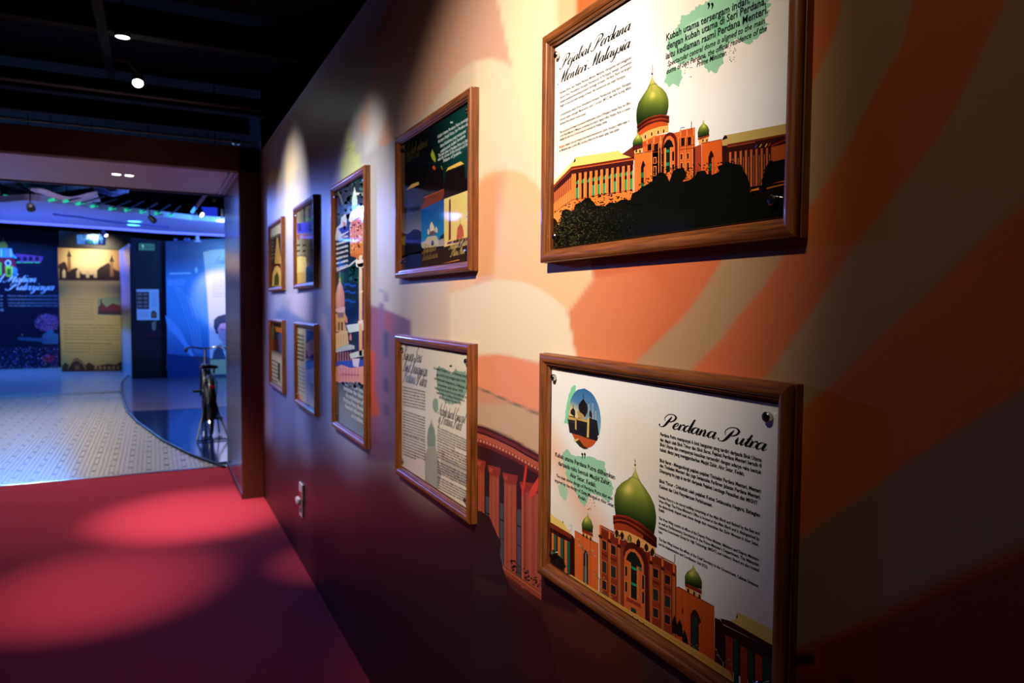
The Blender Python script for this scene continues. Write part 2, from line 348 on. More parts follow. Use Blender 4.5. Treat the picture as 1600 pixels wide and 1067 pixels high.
# ================================================================== THE SETTING
YF, YB = 5.55, 6.75           # front and back of the portal
WT = 2.575                    # top of the mural wall
# --- carpet
mcar = mat('carpet', (168, 34, 54), rough=.95, spec=.15, noise=.22, nscale=160, bump=.5)
mcar.node_tree.nodes['Principled BSDF'].inputs['Sheen Weight'].default_value = .12; mcar.node_tree.nodes['Principled BSDF'].inputs['Sheen Roughness'].default_value = .5
fl = MB().box((-5.2, -2.6, -.06), (0, YB, 0)).build('floor', mcar); tag(fl, 'red carpet of the gallery in front of the framed wall', kind='structure')
mdark = mat('black paint', (7, 7, 9), rough=.9, spec=.2); mdark2 = mat('dark blue paint', (10, 13, 26), rough=.75)
# --- gallery mural wall: a slab whose face carries the printed mural
wl = MB().box((.004, -2.6, 0), (.16, YB, WT)).build('wall_right', mat('wall core', (60, 55, 52), rough=.6)); tag(wl, kind='structure')
def mural():
    # spacing follows the distance along the wall, so near detail is as fine as far detail
    cols = 640; rows = 430
    t = np.linspace(0, 1, cols); Y = 1/(1/.16+(1/5.56-1/.16)*t) ; Y = np.concatenate([[-2.6, -1.6, -.8, -.3, 0], Y]); cols = len(Y)
    Z = np.linspace(0, WT, rows)
    YY, ZZ = np.meshgrid(Y, Z)
    A = np.zeros((rows, cols, 3)); A[:] = np.array(lin((226, 200, 168)))
    def conv(P): return [onX(x, y) for x, y in P]
    def fill(P, c, soft=.004, alpha=1.0, px=True, g=None):
        Q = np.array(conv(P) if px else P); m = soft*3+.001
        ii = np.where((Y > Q[:, 0].min()-m) & (Y < Q[:, 0].max()+m))[0]; jj = np.where((Z > Q[:, 1].min()-m) & (Z < Q[:, 1].max()+m))[0]
        if not len(ii) or not len(jj): return
        sl = (slice(jj[0], jj[-1]+1), slice(ii[0], ii[-1]+1)); y = YY[sl]; z = ZZ[sl]
        ins = np.zeros(y.shape, bool); dist = np.full(y.shape, 1e9); n = len(Q)
        for i in range(n):
            (y0, z0), (y1, z1) = Q[i], Q[(i+1) % n]
            cnd = ((z0 > z) != (z1 > z))
            with np.errstate(divide='ignore', invalid='ignore'): xi = (y1-y0)*(z-z0)/((z1-z0) if z1 != z0 else 1e-12)+y0
            ins ^= cnd & (y < xi)
            dy, dz = y1-y0, z1-z0; L = dy*dy+dz*dz+1e-12
            u = np.clip(((y-y0)*dy+(z-z0)*dz)/L, 0, 1); dist = np.minimum(dist, np.hypot(y-y0-u*dy, z-z0-u*dz))
        sd = np.where(ins, dist, -dist); k = np.clip(sd/soft*.5+.5, 0, 1)*alpha
        if g is not None: k = k*g(y, z)
        A[sl] = A[sl]*(1-k[..., None])+np.array(lin(c))*k[..., None]
    ss = lambda a, b, x: (lambda q: q*q*(3-2*q))(np.clip((x-a)/(b-a), 0, 1))
    # ground tones, from cream near the columns to lilac grey towards the portal
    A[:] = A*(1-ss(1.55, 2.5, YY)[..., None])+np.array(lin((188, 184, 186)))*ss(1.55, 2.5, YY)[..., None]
    k = (ss(2.0, 3.2, YY)*ss(1.75, 1.3, ZZ))[..., None]; A[:] = A*(1-k)+np.array(lin((150, 156, 204)))*k  # bluer low down, partly the hall's light put into the colour
    PEACH = (226, 168, 130); ORG = (205, 106, 56); BEI = (176, 138, 98); CREAM = (238, 218, 186)
    # behind and right of the large frames: orange ground with beige rays
    fill([(880, 454), (900, 445), (925, 434), (900, 250), (870, 40), (800, -200), (2300, -400), (2300, 1800), (700, 1800), (842, 960), (842, 600), (900, 558)], ORG, .003)
    fill([(880, 454), (900, 445), (925, 434), (1010, 420), (1060, 480), (990, 566), (900, 560)], (224, 138, 88), .003, 1, True, lambda y, z: ss(.8, 1.25, y))
    fill([(1350, -200), (1306, 50), (1270, 132), (1200, 290), (1120, 420), (1098, 455), (1078, 483), (1058, 505), (1020, 540), (992, 566), (800, 700), (1000, 700), (1082, 577), (1105, 553), (1130, 527), (1160, 487), (1192, 450), (1215, 415), (1263, 329), (1316, 243), (1377, 127), (1407, 76), (1480, -200)], BEI, .003)
    fill([(1600, -60), (1540, 70), (1493, 167), (1468, 213), (1392, 314), (1331, 390), (1290, 455), (1240, 527), (1210, 570), (1195, 590), (1000, 800), (1100, 800), (1255, 636), (1306, 595), (1361, 540), (1442, 466), (1523, 385), (1600, 319), (1760, 180), (1900, -60)], BEI, .003)
    fill([(2100, 300), (1800, 480), (1600, 608), (1544, 643), (1417, 724), (1367, 760), (1253, 841), (1000, 1000), (1000, 1150), (1245, 1015), (1285, 998), (1361, 967), (1468, 912), (1544, 881), (1600, 856), (1850, 780), (2100, 700)], (150, 122, 104), .004)
    fill([(1000, 1150), (1245, 1015), (1285, 998), (1361, 967), (1468, 912), (1544, 881), (1600, 856), (1850, 780), (2100, 700), (2100, 1900), (900, 1900)], (120, 44, 28), .01)
    fill([(1238, 1014), (1280, 1014), (1280, 1050), (1238, 1050)], (160, 60, 36), .004)
    fill([(1240, 1022), (1273, 1020), (1273, 1038), (1240, 1043)], (30, 18, 22), .004)
    fill([(1315, 1062), (1325, 1058), (1333, 1066), (1330, 1080), (1312, 1080)], (20, 14, 16), .006)
    # cream field with the peach vaults between the two middle columns of frames
    fill([(735, -260), (870, -260), (870, 40), (900, 250), (925, 434), (885, 486), (744, 446), (744, 280)], CREAM, .01)
    fill([(640, -150), (740, -150), (775, -10), (790, 60), (800, 106), (785, 96), (765, 91), (740, 96), (715, 112), (660, 180), (600, 230), (560, 200)], (222, 172, 148), .006)
    fill([(800, 106), (812, 170), (830, 260), (850, 330), (900, 360), (900, -200), (790, -200), (795, 60)], (250, 226, 180), .006, .55)
    fill([(700, 330), (744, 290), (758, 275), (775, 268), (800, 266), (820, 272), (838, 288), (860, 320), (900, 380), (925, 434), (888, 486), (866, 468), (842, 451), (820, 443), (790, 438), (765, 438), (748, 443), (700, 470)], (242, 194, 142), .004)
    fill([(744, 292), (758, 276), (775, 268), (790, 267), (780, 340), (770, 438), (744, 446)], (226, 148, 112), .02, .6)
    fill([(700, 460), (744, 446), (765, 439), (790, 438), (815, 441), (840, 450), (865, 466), (886, 486), (893, 520), (900, 558), (842, 567), (800, 556), (775, 553), (744, 556), (700, 570)], CREAM, .004)
    fill([(700, 600), (744, 556), (775, 553), (800, 557), (842, 567), (900, 580), (900, 680), (842, 648), (744, 605), (700, 590)], (240, 150, 112), .004)
    fill([(700, 590), (744, 605), (842, 648), (900, 674), (900, 740), (842, 712), (744, 666), (700, 650)], (206, 168, 140), .003)
    fill([(744, 606), (842, 648), (842, 640), (800, 632), (744, 631)], (214, 150, 120), .003)
    fill([(700, 586), (744, 603), (842, 646), (842, 649), (744, 606), (700, 589)], (120, 104, 84), .0015)
    # colonnade with its cornice
    fill([(700, 650), (744, 664), (760, 668), (800, 685), (842, 710), (900, 735), (900, 960), (842, 940), (700, 860)], (46, 20, 24), .003)
    fill([(744, 664), (760, 668), (800, 685), (842, 710), (842, 716), (800, 692), (744, 670)], (96, 34, 40), .002)
    fill([(744, 676), (800, 700), (842, 722), (842, 732), (800, 710), (744, 686)], (176, 84, 66), .002)
    fill([(744, 686), (800, 710), (842, 732), (842, 742), (800, 719), (744, 694)], (122, 40, 38), .002)
    for i in range(16): fill([(746+i*6, 684+i*2.9), (749+i*6, 685.5+i*2.9), (749+i*6, 690+i*2.9), (746+i*6, 688.5+i*2.9)], (196, 130, 100), .001)
    for x0, x1, yt, yb in ((750, 758, 722, 850), (765, 780, 738, 880), (788, 808, 752, 905), (815, 842, 770, 935)):
        fill([(x0-1, yt-14), (x1+2, yt-6), (x1+2, yt+14), (x0-2, yt+10)], (150, 50, 40), .003)
        fill([(x0, yt), (x1, yt+6), (x1, yb), (x0, yb-8)], (186, 92, 66), .003)
        fill([(x0, yt+16), (x0+(x1-x0)*.35, yt+18), (x0+(x1-x0)*.35, yb), (x0, yb-8)], (130, 50, 44), .003)
    for x0, x1, yt, yb in ((759, 764, 790, 830), (781, 786, 800, 880), (808, 814, 800, 905)):
        fill([(x0, yt), (x1, yt+3), (x1, yb), (x0, yb-3)], (66, 70, 80), .003)
        fill([(x0, yt+34), (x1, yt+37), (x1, yt+41), (x0, yt+38)], (24, 22, 26), .002)
    fill([(744, 782), (842, 784), (842, 940), (744, 870)], (150, 70, 60), .002, .18)
    fill([(821, 726), (824, 727), (820, 760), (816, 776), (815, 768)], (206, 50, 40), .002)
    fill([(842, 736), (842, 760), (832, 774), (826, 779), (829, 766)], (214, 60, 46), .002)
    fill([(780, 884), (842, 934), (842, 948), (780, 896)], (160, 70, 40), .003)
    fill([(780, 896), (842, 948), (860, 1000), (900, 1200), (820, 1200), (790, 960)], (92, 34, 26), .01)
    for i in range(6): fill([(806+i*13, 985+i*14), (812+i*13, 988+i*14), (826+i*13, 1060+i*14), (815+i*13, 1062+i*14)], (150, 34, 20), .006, .7)
    fill([(806, 960), (842, 940), (900, 1010), (1000, 1090), (1200, 1300), (700, 1300), (790, 1000)], (52, 20, 18), .02, .55)
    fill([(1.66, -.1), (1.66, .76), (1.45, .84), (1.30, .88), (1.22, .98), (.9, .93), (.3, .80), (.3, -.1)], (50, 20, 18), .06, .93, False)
    # distant tower block printed beside the tall panel
    fill([(568, 470), (577, 476), (590, 480), (592, 472), (601, 474), (603, 484), (618, 490), (640, 500), (640, 720), (568, 720)], (120, 84, 132), .006, .9)
    fill([(576, 480), (590, 484), (590, 700), (580, 700), (584, 600), (578, 520)], (150, 92, 140), .006, .6)
    fill([(597, 484), (616, 492), (616, 520), (597, 512)], (158, 84, 110), .004, .8)
    fill([(598, 516), (610, 520), (610, 560), (598, 556)], (60, 74, 120), .004, .8); fill([(601, 590), (608, 592), (608, 615), (601, 612)], (60, 66, 110), .004, .8); fill([(601, 630), (607, 632), (607, 650), (601, 648)], (60, 66, 110), .004, .8)
    fill([(566, 540), (582, 548), (588, 600), (590, 648), (578, 652), (566, 640)], (206, 84, 50), .006, .9)
    fill([(566, 560), (578, 566), (579, 600), (568, 598)], (60, 34, 40), .004, .9)
    fill([(568, 470), (576, 480), (580, 520), (566, 530)], (34, 24, 26), .006, .9)
    fill([(620, 446), (623, 446), (622, 484), (619, 484)], (110, 100, 140), .002, .6)
    fill([(593, 452), (603, 453), (604, 472), (602, 472), (601, 457), (595, 457), (595, 470), (593, 470)], (100, 96, 140), .002, .6)
    # blue facets low on the far part, partly blue light painted into their colour
    fill([(440, 478), (475, 500), (505, 520), (515, 600), (515, 700), (420, 700), (425, 495)], (96, 118, 196), .02, .8)
    fill([(500, 490), (515, 476), (515, 520)], (110, 130, 200), .01, .8)
    fill([(425, 460), (442, 466), (436, 482), (425, 500)], (176, 184, 235), .01, .7)
    fill([(448, 456), (480, 462), (500, 476), (512, 500), (512, 520), (478, 500), (455, 486)], (196, 186, 222), .015, .8)
    # spire and pale dome above the tall panel; caustic light painted in above the small frames
    fill([(544, 165), (547, 165), (547, 196), (543, 196)], (150, 130, 120), .003, .7)
    fill([(545, 190), (549, 215), (556, 236), (566, 256), (570, 300), (520, 330), (531, 274), (539, 232), (542, 212)], (214, 226, 150), .006)
    fill([(537, 237), (545, 231), (554, 236), (554, 238), (545, 234), (537, 240)], (140, 150, 90), .003, .7)
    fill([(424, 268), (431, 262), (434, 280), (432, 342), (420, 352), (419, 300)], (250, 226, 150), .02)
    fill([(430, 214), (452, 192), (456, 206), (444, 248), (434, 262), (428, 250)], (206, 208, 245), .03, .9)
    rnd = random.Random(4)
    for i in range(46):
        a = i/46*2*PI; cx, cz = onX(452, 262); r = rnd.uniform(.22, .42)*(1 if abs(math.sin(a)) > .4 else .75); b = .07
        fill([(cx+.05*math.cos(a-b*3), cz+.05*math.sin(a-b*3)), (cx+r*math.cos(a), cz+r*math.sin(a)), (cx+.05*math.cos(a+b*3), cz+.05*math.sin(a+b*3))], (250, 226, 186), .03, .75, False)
    # pale facet lines high up
    fill([(575, 150), (610, 150), (602, 185), (592, 225), (572, 240)], (232, 234, 236), .02, .7)
    fill([(470, -60), (545, 20), (520, 120), (470, 200), (450, 190)], (176, 170, 176), .06, .5)
    # the dark foot of the mural, its maroon tint the carpet's reflection painted in
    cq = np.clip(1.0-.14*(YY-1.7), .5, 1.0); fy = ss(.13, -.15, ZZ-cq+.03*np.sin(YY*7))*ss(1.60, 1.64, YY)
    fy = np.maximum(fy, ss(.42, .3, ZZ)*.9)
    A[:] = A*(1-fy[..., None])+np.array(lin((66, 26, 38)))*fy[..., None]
    bush = [(744, 800), (760, 806), (772, 826), (782, 846), (780, 872), (786, 896), (796, 940), (806, 990), (812, 1060), (830, 1300), (560, 1300), (560, 830), (700, 830)]
    fill(bush, (40, 22, 26), .03, .95)
    for i in range(60):
        x = rnd.uniform(748, 786); y = rnd.uniform(800, 900)
        fill([(x, y), (x+rnd.uniform(2, 6), y+rnd.uniform(-3, 3)), (x+rnd.uniform(-2, 4), y+rnd.uniform(3, 8))], (34, 24, 22), .004, .9)
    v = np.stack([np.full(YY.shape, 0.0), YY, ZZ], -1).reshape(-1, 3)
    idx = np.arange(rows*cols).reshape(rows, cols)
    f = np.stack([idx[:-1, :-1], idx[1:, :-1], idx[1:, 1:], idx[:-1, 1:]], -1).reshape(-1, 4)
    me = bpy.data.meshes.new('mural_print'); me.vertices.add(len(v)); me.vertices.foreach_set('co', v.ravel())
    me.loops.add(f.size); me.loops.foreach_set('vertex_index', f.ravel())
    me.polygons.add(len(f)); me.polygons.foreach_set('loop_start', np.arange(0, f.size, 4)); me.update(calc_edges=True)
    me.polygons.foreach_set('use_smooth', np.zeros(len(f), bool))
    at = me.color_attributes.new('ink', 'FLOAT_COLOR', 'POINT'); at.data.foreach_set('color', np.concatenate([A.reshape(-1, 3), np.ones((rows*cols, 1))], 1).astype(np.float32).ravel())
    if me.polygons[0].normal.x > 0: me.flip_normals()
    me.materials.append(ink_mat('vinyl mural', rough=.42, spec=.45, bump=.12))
    o = bpy.data.objects.new('mural_print', me); COL.objects.link(o); o.parent = wl
    o['label'] = 'printed vinyl mural with orange rays, vaults and domed building'
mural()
mk_ = Ink('X', -.0001)          # crisp part of the same print: the colonnade between the second and the nearest posters
D_ = (56, 22, 26)
mk_.poly([(744, 690), (800, 712), (846, 736), (846, 925), (800, 895), (782, 880), (778, 840), (762, 806), (744, 798)], D_, 1)
for x0, x1, yt, yb in ((759, 765, 735, 815), (781, 787, 745, 884), (808, 814, 755, 902)):
    mk_.poly([(x0, yt), (x1, yt+3), (x1, yb), (x0, yb-4)], (70, 74, 84), 2); mk_.poly([(x0, yt), (x1, yt+3), (x1, yt+42), (x0, yt+40)], (40, 26, 36), 3)
    mk_.line([(x0, yt+66), (x1, yt+69)], 2, (26, 24, 28), 4); mk_.line([(x0, yt+96), (x1, yt+99)], 1.4, (30, 28, 34), 4)
for x0, x1, yt, yb in ((747, 757, 716, 800), (765, 780, 726, 872), (788, 807, 738, 895), (815, 846, 752, 918)):
    mk_.strip([(x0, yt+12), (x0, yb)], [(x1, yt+16), (x1, yb+8)], 6, 7, lambda a, t: mixc((196, 96, 70), (120, 44, 40), abs(math.sin(a*8))*.55), 4)
    mk_.poly([(x0-3, yt), (x1+2, yt+5), (x1+1, yt+16), (x1-2, yt+20), (x0+1, yt+16), (x0-2, yt+9)], (146, 50, 42), 5)
    mk_.poly([(x0-1, yt+4), (x0+5, yt+6), (x0+4, yt+13), (x0, yt+11)], (178, 78, 60), 6)
    for i in range(3): mk_.line([(x0+1+i*(x1-x0)*.3, yt+14), (x0+2+i*(x1-x0)*.3, yt+21)], 1.2, (150, 60, 48), 6)
def band(P0, dy0, dy1, c, layer): mk_.poly([(x, y+dy0) for x, y in P0]+[(x, y+dy1) for x, y in P0[::-1]], c, layer)
CR = [(744, 664), (758, 668), (775, 675), (800, 687), (822, 700), (846, 713)]
for a_, b_, c_ in ((0, 4, (74, 26, 36)), (4, 9, (112, 38, 44)), (9, 12, (60, 22, 30)), (12, 20, (184, 88, 70)), (20, 26, (150, 58, 50)), (26, 31, (104, 34, 36))): band(CR, a_, b_, c_, 7)
for i in range(20):
    x = 745+i*5; y = np.interp(x, [p[0] for p in CR], [p[1] for p in CR])+21; mk_.poly([(x, y), (x+2.4, y+1.2), (x+2.4, y+4.4), (x, y+3.2)], (222, 150, 118), 8)
mk_.line([(820, 735), (820, 915)], 1.2, (120, 48, 44), 8)
mk_.poly([(821, 726), (824, 728), (821, 756), (817, 776), (814.6, 770), (818, 748)], (214, 54, 44), 9); mk_.poly([(846, 738), (846, 754), (836, 772), (827, 780), (828, 766), (838, 750)], (220, 66, 50), 9)
mk_.poly([(782, 880), (846, 925), (846, 938), (782, 892)], (150, 66, 44), 9); mk_.line([(782, 884), (846, 929)], 1, (206, 120, 70), 10)
mk_.blot([(744, 796), (752, 798), (764, 806), (773, 826), (783, 848), (781, 866), (787, 892), (796, 920), (744, 900)], (40, 24, 28), 10, .03, 4, 8)
mk_.flecks([(790, 884), (846, 922), (846, 905), (795, 870)], 60, 3, lambda x, y, r: (70, 44, 34), 8, 6)
o = mk_.build('colonnade_print', MATS['vinyl mural'], wl); o['label'] = 'printed red colonnade with carved capitals'
# far hall shell and the dark ceilings
st = lambda o: tag(o, kind='structure')
st(MB().box((-5.35, -2.6, 0), (-5.2, 19.2, 4.0)).build('wall_left', mdark))
st(MB().box((-5.35, -2.75, 0), (.16, -2.6, 4.0)).build('wall_front', mdark))
ce = st(MB().box((-5.35, -2.75, 3.9), (4.2, 19.4, 4.0)).build('ceiling', mdark))
st(MB().box((-5.35, 19.2, 0), (4.2, 19.4, 4.0)).build('wall_back', mat('hall back paint', (8, 10, 26), rough=.7)))
st(MB().box((4.05, YB, 0), (4.2, 19.2, 4.0)).build('wall_hall_side', mdark2))
st(MB().box((.16, YB, 0), (4.05, YB+.12, 4.0)).build('wall_hall_front', mdark2))
# --- portal: right jamb, left jamb, lintel with a pale soffit and two downlights
mport = mat('portal paint', (84, 34, 20), rough=.5, noise=.1, nscale=3)
mjamb = mat('grey metal lining', (128, 124, 140), rough=.22, metal=.7)
JX = -.155; BZ = 2.405
pt = empty('trim_portal', (-2.2, YF, 0)); tag(pt, 'brown painted portal with pale lining between gallery and hall', kind='structure')
MB().box((JX+.004, YF, 0), (-.001, YB, WT+.02), .003).build('portal_jamb', mport, pt)
MB().box((-4.3, YF, 0), (-4.15, YB, WT+.02), .003).build('portal_jamb', mport, pt)
MB().box((JX, YF+.012, .045), (JX+.012, YB-.012, BZ)).build('jamb_lining', mjamb, pt)
MB().box((-4.15, YF+.012, .045), (-4.14, YB-.012, BZ)).build('jamb_lining', mjamb, pt)
MB().box((JX-.004, YF+.006, 0), (JX+.012, YB-.006, .045), .002).build('jamb_skirting', mat('dull steel', (92, 90, 104), rough=.35, metal=.8), pt)
MB().box((-4.3, YF, BZ+.015), (-.001, YB, WT+.02), .004).build('portal_lintel', mport, pt)
MB().box((-4.15, YF+.02, BZ), (JX, YB-.03, BZ+.014)).build('soffit_panel', mat('soffit paint', (200, 190, 196), rough=.45), pt)
MB().box((-4.15, YB-.03, BZ-.012), (JX, YB, BZ+.03)).build('soffit_edge', mat('soffit edge', (34, 26, 34), rough=.5), pt)
for xx in (-.215, -.178): MB().tube([(xx, YF+.03, BZ-.004), (xx, YB-.04, BZ-.004)], .006, 8).build('corner_bead', mjamb, pt)
for k, (x, y) in enumerate(((-.95, 6.02), (-.868, 6.03))):
    d = empty('ceiling_downlight', (x, y, BZ)); tag(d, ('left' if k == 0 else 'right')+' one of the two round white downlights under the portal lintel', 'light', 'paired downlights under the portal lintel')
    MB().lathe([(.030, -.001), (.034, -.001), (.036, -.006), (.031, -.008), (.029, -.004)], (x, y, BZ), n=24).build('trim_ring', mat('white enamel', (230, 230, 232), rough=.3), d, True)
    MB().lathe([(.0285, -.002), (.0285, -.0055), (.02, -.0075)], (x, y, BZ), n=24).build('lens', mat('lit lens', (255, 255, 255), emit=(255, 250, 245), estr=14), d)
# threshold strip
MB().box((-4.14, YB-.012, 0), (JX, YB+.02, .008), .002).build('trim_threshold', mat('threshold metal', (190, 190, 200), rough=.25, metal=.9))
bpy.data.objects['trim_threshold']['kind'] = 'structure'
# --- hall floor: smooth screed, small mosaic tiles laid over it, glossy dark curved platform
hf = MB().box((-5.2, YB, -.06), (4.05, 19.2, -.004)).build('floor_hall', mat('hall screed', (92, 90, 94), rough=.5, noise=.06, nscale=4)); tag(hf, kind='structure')
EDGE = [(.05, 6.2), (-.05, 6.4), (-.18, 6.69), (-.42, 7.37), (-.65, 8.25), (-.92, 9.73), (-1.05, 10.7), (-1.12, 11.69), (-1.2, 13.0), (-1.26, 14.51), (-1.22, 15.6), (-1.18, 16.2)]
def edge_x(y):
    for (x0, y0), (x1, y1) in zip(EDGE[:-1], EDGE[1:]):
        if y0 <= y <= y1: return x0+(x1-x0)*(y-y0)/(y1-y0)
    return EDGE[-1][0]
tp = .0356
tiles = {'w': MB(), 'd': MB(), 'b': MB()}
rnd = random.Random(9)
ny = int((13.05-YB-.02)/tp); nx = int((5.05)/tp)
for j in range(ny):
    y0 = YB+.022+j*tp
    for i in range(nx):
        x0 = -.16-(i+1)*tp; xm = edge_x(y0)
        if x0+tp > min(xm, edge_x(y0+tp))-.004: continue
        # fan pattern: dark dot tiles on a square lattice, brown ones at its centres
        gx = round((x0+1.78)/tp); gy = round((y0-7.03)/tp); a, b = gx % 8, gy % 8
        kind = 'd' if (a, b) == (0, 0) else ('b' if (a, b) == (4, 4) else 'w')
        g = .0022 if (a+b) % 8 and (a-b) % 8 else .0045; z = .001+rnd.uniform(0, .0012)
        tiles[kind].add([(x0+g, y0+g, -.004), (x0+tp-g, y0+g, -.004), (x0+tp-g, y0+tp-g, -.004), (x0+g, y0+tp-g, -.004), (x0+g, y0+g, z), (x0+tp-g, y0+g, z), (x0+tp-g, y0+tp-g, z), (x0+g, y0+tp-g, z)],
            [(4, 5, 6, 7), (0, 1, 5, 4), (1, 2, 6, 5), (2, 3, 7, 6), (3, 0, 4, 7)])
for k, c, nm in (('w', (190, 184, 182), 'glazed white tile'), ('d', (28, 30, 36), 'glazed dark tile'), ('b', (140, 96, 60), 'glazed brown tile')):
    o = tiles[k].build('mosaic_tiles', mat(nm, c, rough=.2), hf); o['kind'] = 'stuff'; o['label'] = {'w': 'white', 'd': 'black dot', 'b': 'brown dot'}[k]+' mosaic tiles of the hall floor'
MB().box((-5.1, 13.05, -.004), (-1.2, 13.45, .002)).build('floor_border', mat('dark border stone', (62, 72, 92), rough=.3), hf)
MB().box((-5.1, 13.45, -.004), (-1.22, 19.2, .002)).build('floor_polished', mat('pale polished stone', (150, 158, 182), rough=.2), hf)
pl = MB(); n = len(EDGE); top = .014
P = EDGE[2:]+[(4.05, 16.2), (4.05, 6.9), (-.0, 6.9)]; P = [(x, max(y, 6.9)) for x, y in P]; P[0] = (-.26, 6.9)
pl.add([(x, y, top) for x, y in P]+[(x, y, -.004) for x, y in P], [tuple(range(len(P)))]+[(i, (i+1) % len(P), len(P)+(i+1) % len(P), len(P)+i) for i in range(len(P))])
o = pl.build('floor_platform', mat('dark blue glossy platform', (26, 40, 88), rough=.12), hf)
q0, q1 = onZ(196, 643, top), onZ(420, 636, top); Q = [(edge_x(q0[1])+.012, q0[1]), (4.0, q1[1]), (4.0, 16.2), (-1.17, 16.2), (-1.2, 15.6), (-1.24, 14.51), (-1.18, 13.0)]
MB().add([(x, y, top+.003) for x, y in Q]+[(x, y, top) for x, y in Q], [tuple(range(len(Q)))]+[(i, (i+1) % len(Q), len(Q)+(i+1) % len(Q), len(Q)+i) for i in range(len(Q))]).build('platform_back_panel', mat('plum platform', (96, 84, 112), rough=.2), hf)
MB().tube([(x-.004, y, .012) for x, y in EDGE[2:]], .012, 8).build('platform_edging', mat('dark edging', (20, 20, 26), rough=.4), hf)
# ceiling beams over the gallery
mbeam = mat('dark ceiling beam', (11, 11, 14), rough=.8, spec=.2); mrail = mat('grey conduit', (150, 140, 135), rough=.6)
for y, z0, z1, wd in ((4.05, 2.98, 3.12, .10), (5.0, 2.96, 3.12, .12)):
    pass
for y, z in ((5.66, 2.9), (6.83, 2.9)):
    st(MB().tube([(-5.2, y, z), (.10, y, z)], .011, 8).build('trim_conduit', mrail))
for y, z, hh, wd in ((4.7, 3.0, .16, .10), (6.3, 3.02, .14, .12), (3.7, 3.0, .16, .10), (7.4, 3.1, .2, .1)):
    st(MB().box((-5.2, y, z), (.14, y+wd, z+hh), .004).build('trim_beam', mbeam))
st(MB().box((-5.2, 4.1, 3.2), (.14, 4.64, 3.22)).build('trim_ceiling_panel', mat('deep blue ceiling board', (12, 15, 30), rough=.85, spec=.2)))
st(MB().box((-5.2, 5.2, 3.2), (.14, 6.2, 3.22)).build('trim_ceiling_panel', mat('deep blue ceiling board', (12, 15, 30), rough=.85, spec=.2)))
st(MB().box((-.98, 3.0, 2.985), (-.93, 5.66, 2.998)).build('trim_light_track', mat('track black', (9, 9, 10), rough=.8, spec=.2)))
# --- wall socket
ws = empty('wall_socket', (0, 4.0, .37)); tag(ws, 'white wall socket with red sticker and plugged adapter low on the mural wall', 'socket')
mpl = mat('socket plastic', (236, 224, 230), rough=.35)
y0, zt = 3.99, .462
MB().box((-.012, y0-.045, .372), (-.0005, y0+.045, .462), .003).build('upper_plate', mpl, ws)
MB().box((-.0145, y0-.036, .376), (-.0118, y0+.036, .418), .001).build('red_sticker', mat('red sticker', (196, 30, 30), rough=.5), ws)
MB().box((-.011, y0-.035, .275), (-.0005, y0+.045, .366), .003).build('lower_plate', mpl, ws)
MB().box((-.034, y0-.03, .345), (-.0112, y0+.04, .384), .010).build('plug', mat('plug white', (244, 240, 240), rough=.3), ws, True)
MB().box((-.016, y0-.01, .30), (-.010, y0+.012, .322), .002).build('rocker', mat('rocker grey', (170, 160, 168), rough=.4), ws)
# ================================================================== FRAMED POSTERS
def wood(name, c):
    mm = mat(name, c, rough=.36, spec=.5, coat=.25)
    nt = mm.node_tree; b = nt.nodes['Principled BSDF']
    tc = nt.nodes.new('ShaderNodeTexCoord'); mp = nt.nodes.new('ShaderNodeMapping'); nt.links.new(tc.outputs['Object'], mp.inputs[0])
    return mm, nt, b, mp
def wood_mat(name, c, along):
    if name in MATS: return MATS[name]
    mm, nt, b, mp = wood(name, c)
    mp.inputs['Scale'].default_value = (60, 3, 60) if along == 'Y' else (60, 60, 3)
    nz = nt.nodes.new('ShaderNodeTexNoise'); nz.inputs['Scale'].default_value = 3.2; nz.inputs['Detail'].default_value = 8; nz.inputs['Roughness'].default_value = .62
    nt.links.new(mp.outputs[0], nz.inputs['Vector'])
    cr = nt.nodes.new('ShaderNodeValToRGB'); L = lin(c); cr.color_ramp.elements[0].position = .34; cr.color_ramp.elements[1].position = .72
    cr.color_ramp.elements[0].color = (L[0]*.42, L[1]*.34, L[2]*.3, 1); cr.color_ramp.elements[1].color = (min(1, L[0]*1.35), L[1]*1.3, L[2]*1.2, 1)
    nt.links.new(nz.outputs['Fac'], cr.inputs[0]); nt.links.new(cr.outputs[0], b.inputs['Base Color'])
    bp = nt.nodes.new('ShaderNodeBump'); bp.inputs['Strength'].default_value = .15; bp.inputs['Distance'].default_value = .001
    nt.links.new(nz.outputs['Fac'], bp.inputs['Height']); nt.links.new(bp.outputs[0], b.inputs['Normal'])
    return mm
PROF = [(0, .0005), (0, .020), (.0018, .0215), (.0018, .0255), (.0006, .0275), (.0002, .032), (.001, .0365), (.0035, .0400), (.0075, .0420), (.012, .0415), (.0152, .0390), (.0168, .0355), (.0168, .0335), (.0190, .0330), (.0205, .0310), (.0208, .0285), (.0208, .0268), (.0225, .0262), (.0236, .0245), (.0238, .0225), (.0238, .008), (.0238, .0005)]
PROF = [(a, h*.6) for a, h in PROF]
PROF = [(a*1.08, h) for a, h in PROF]
FA = .0257
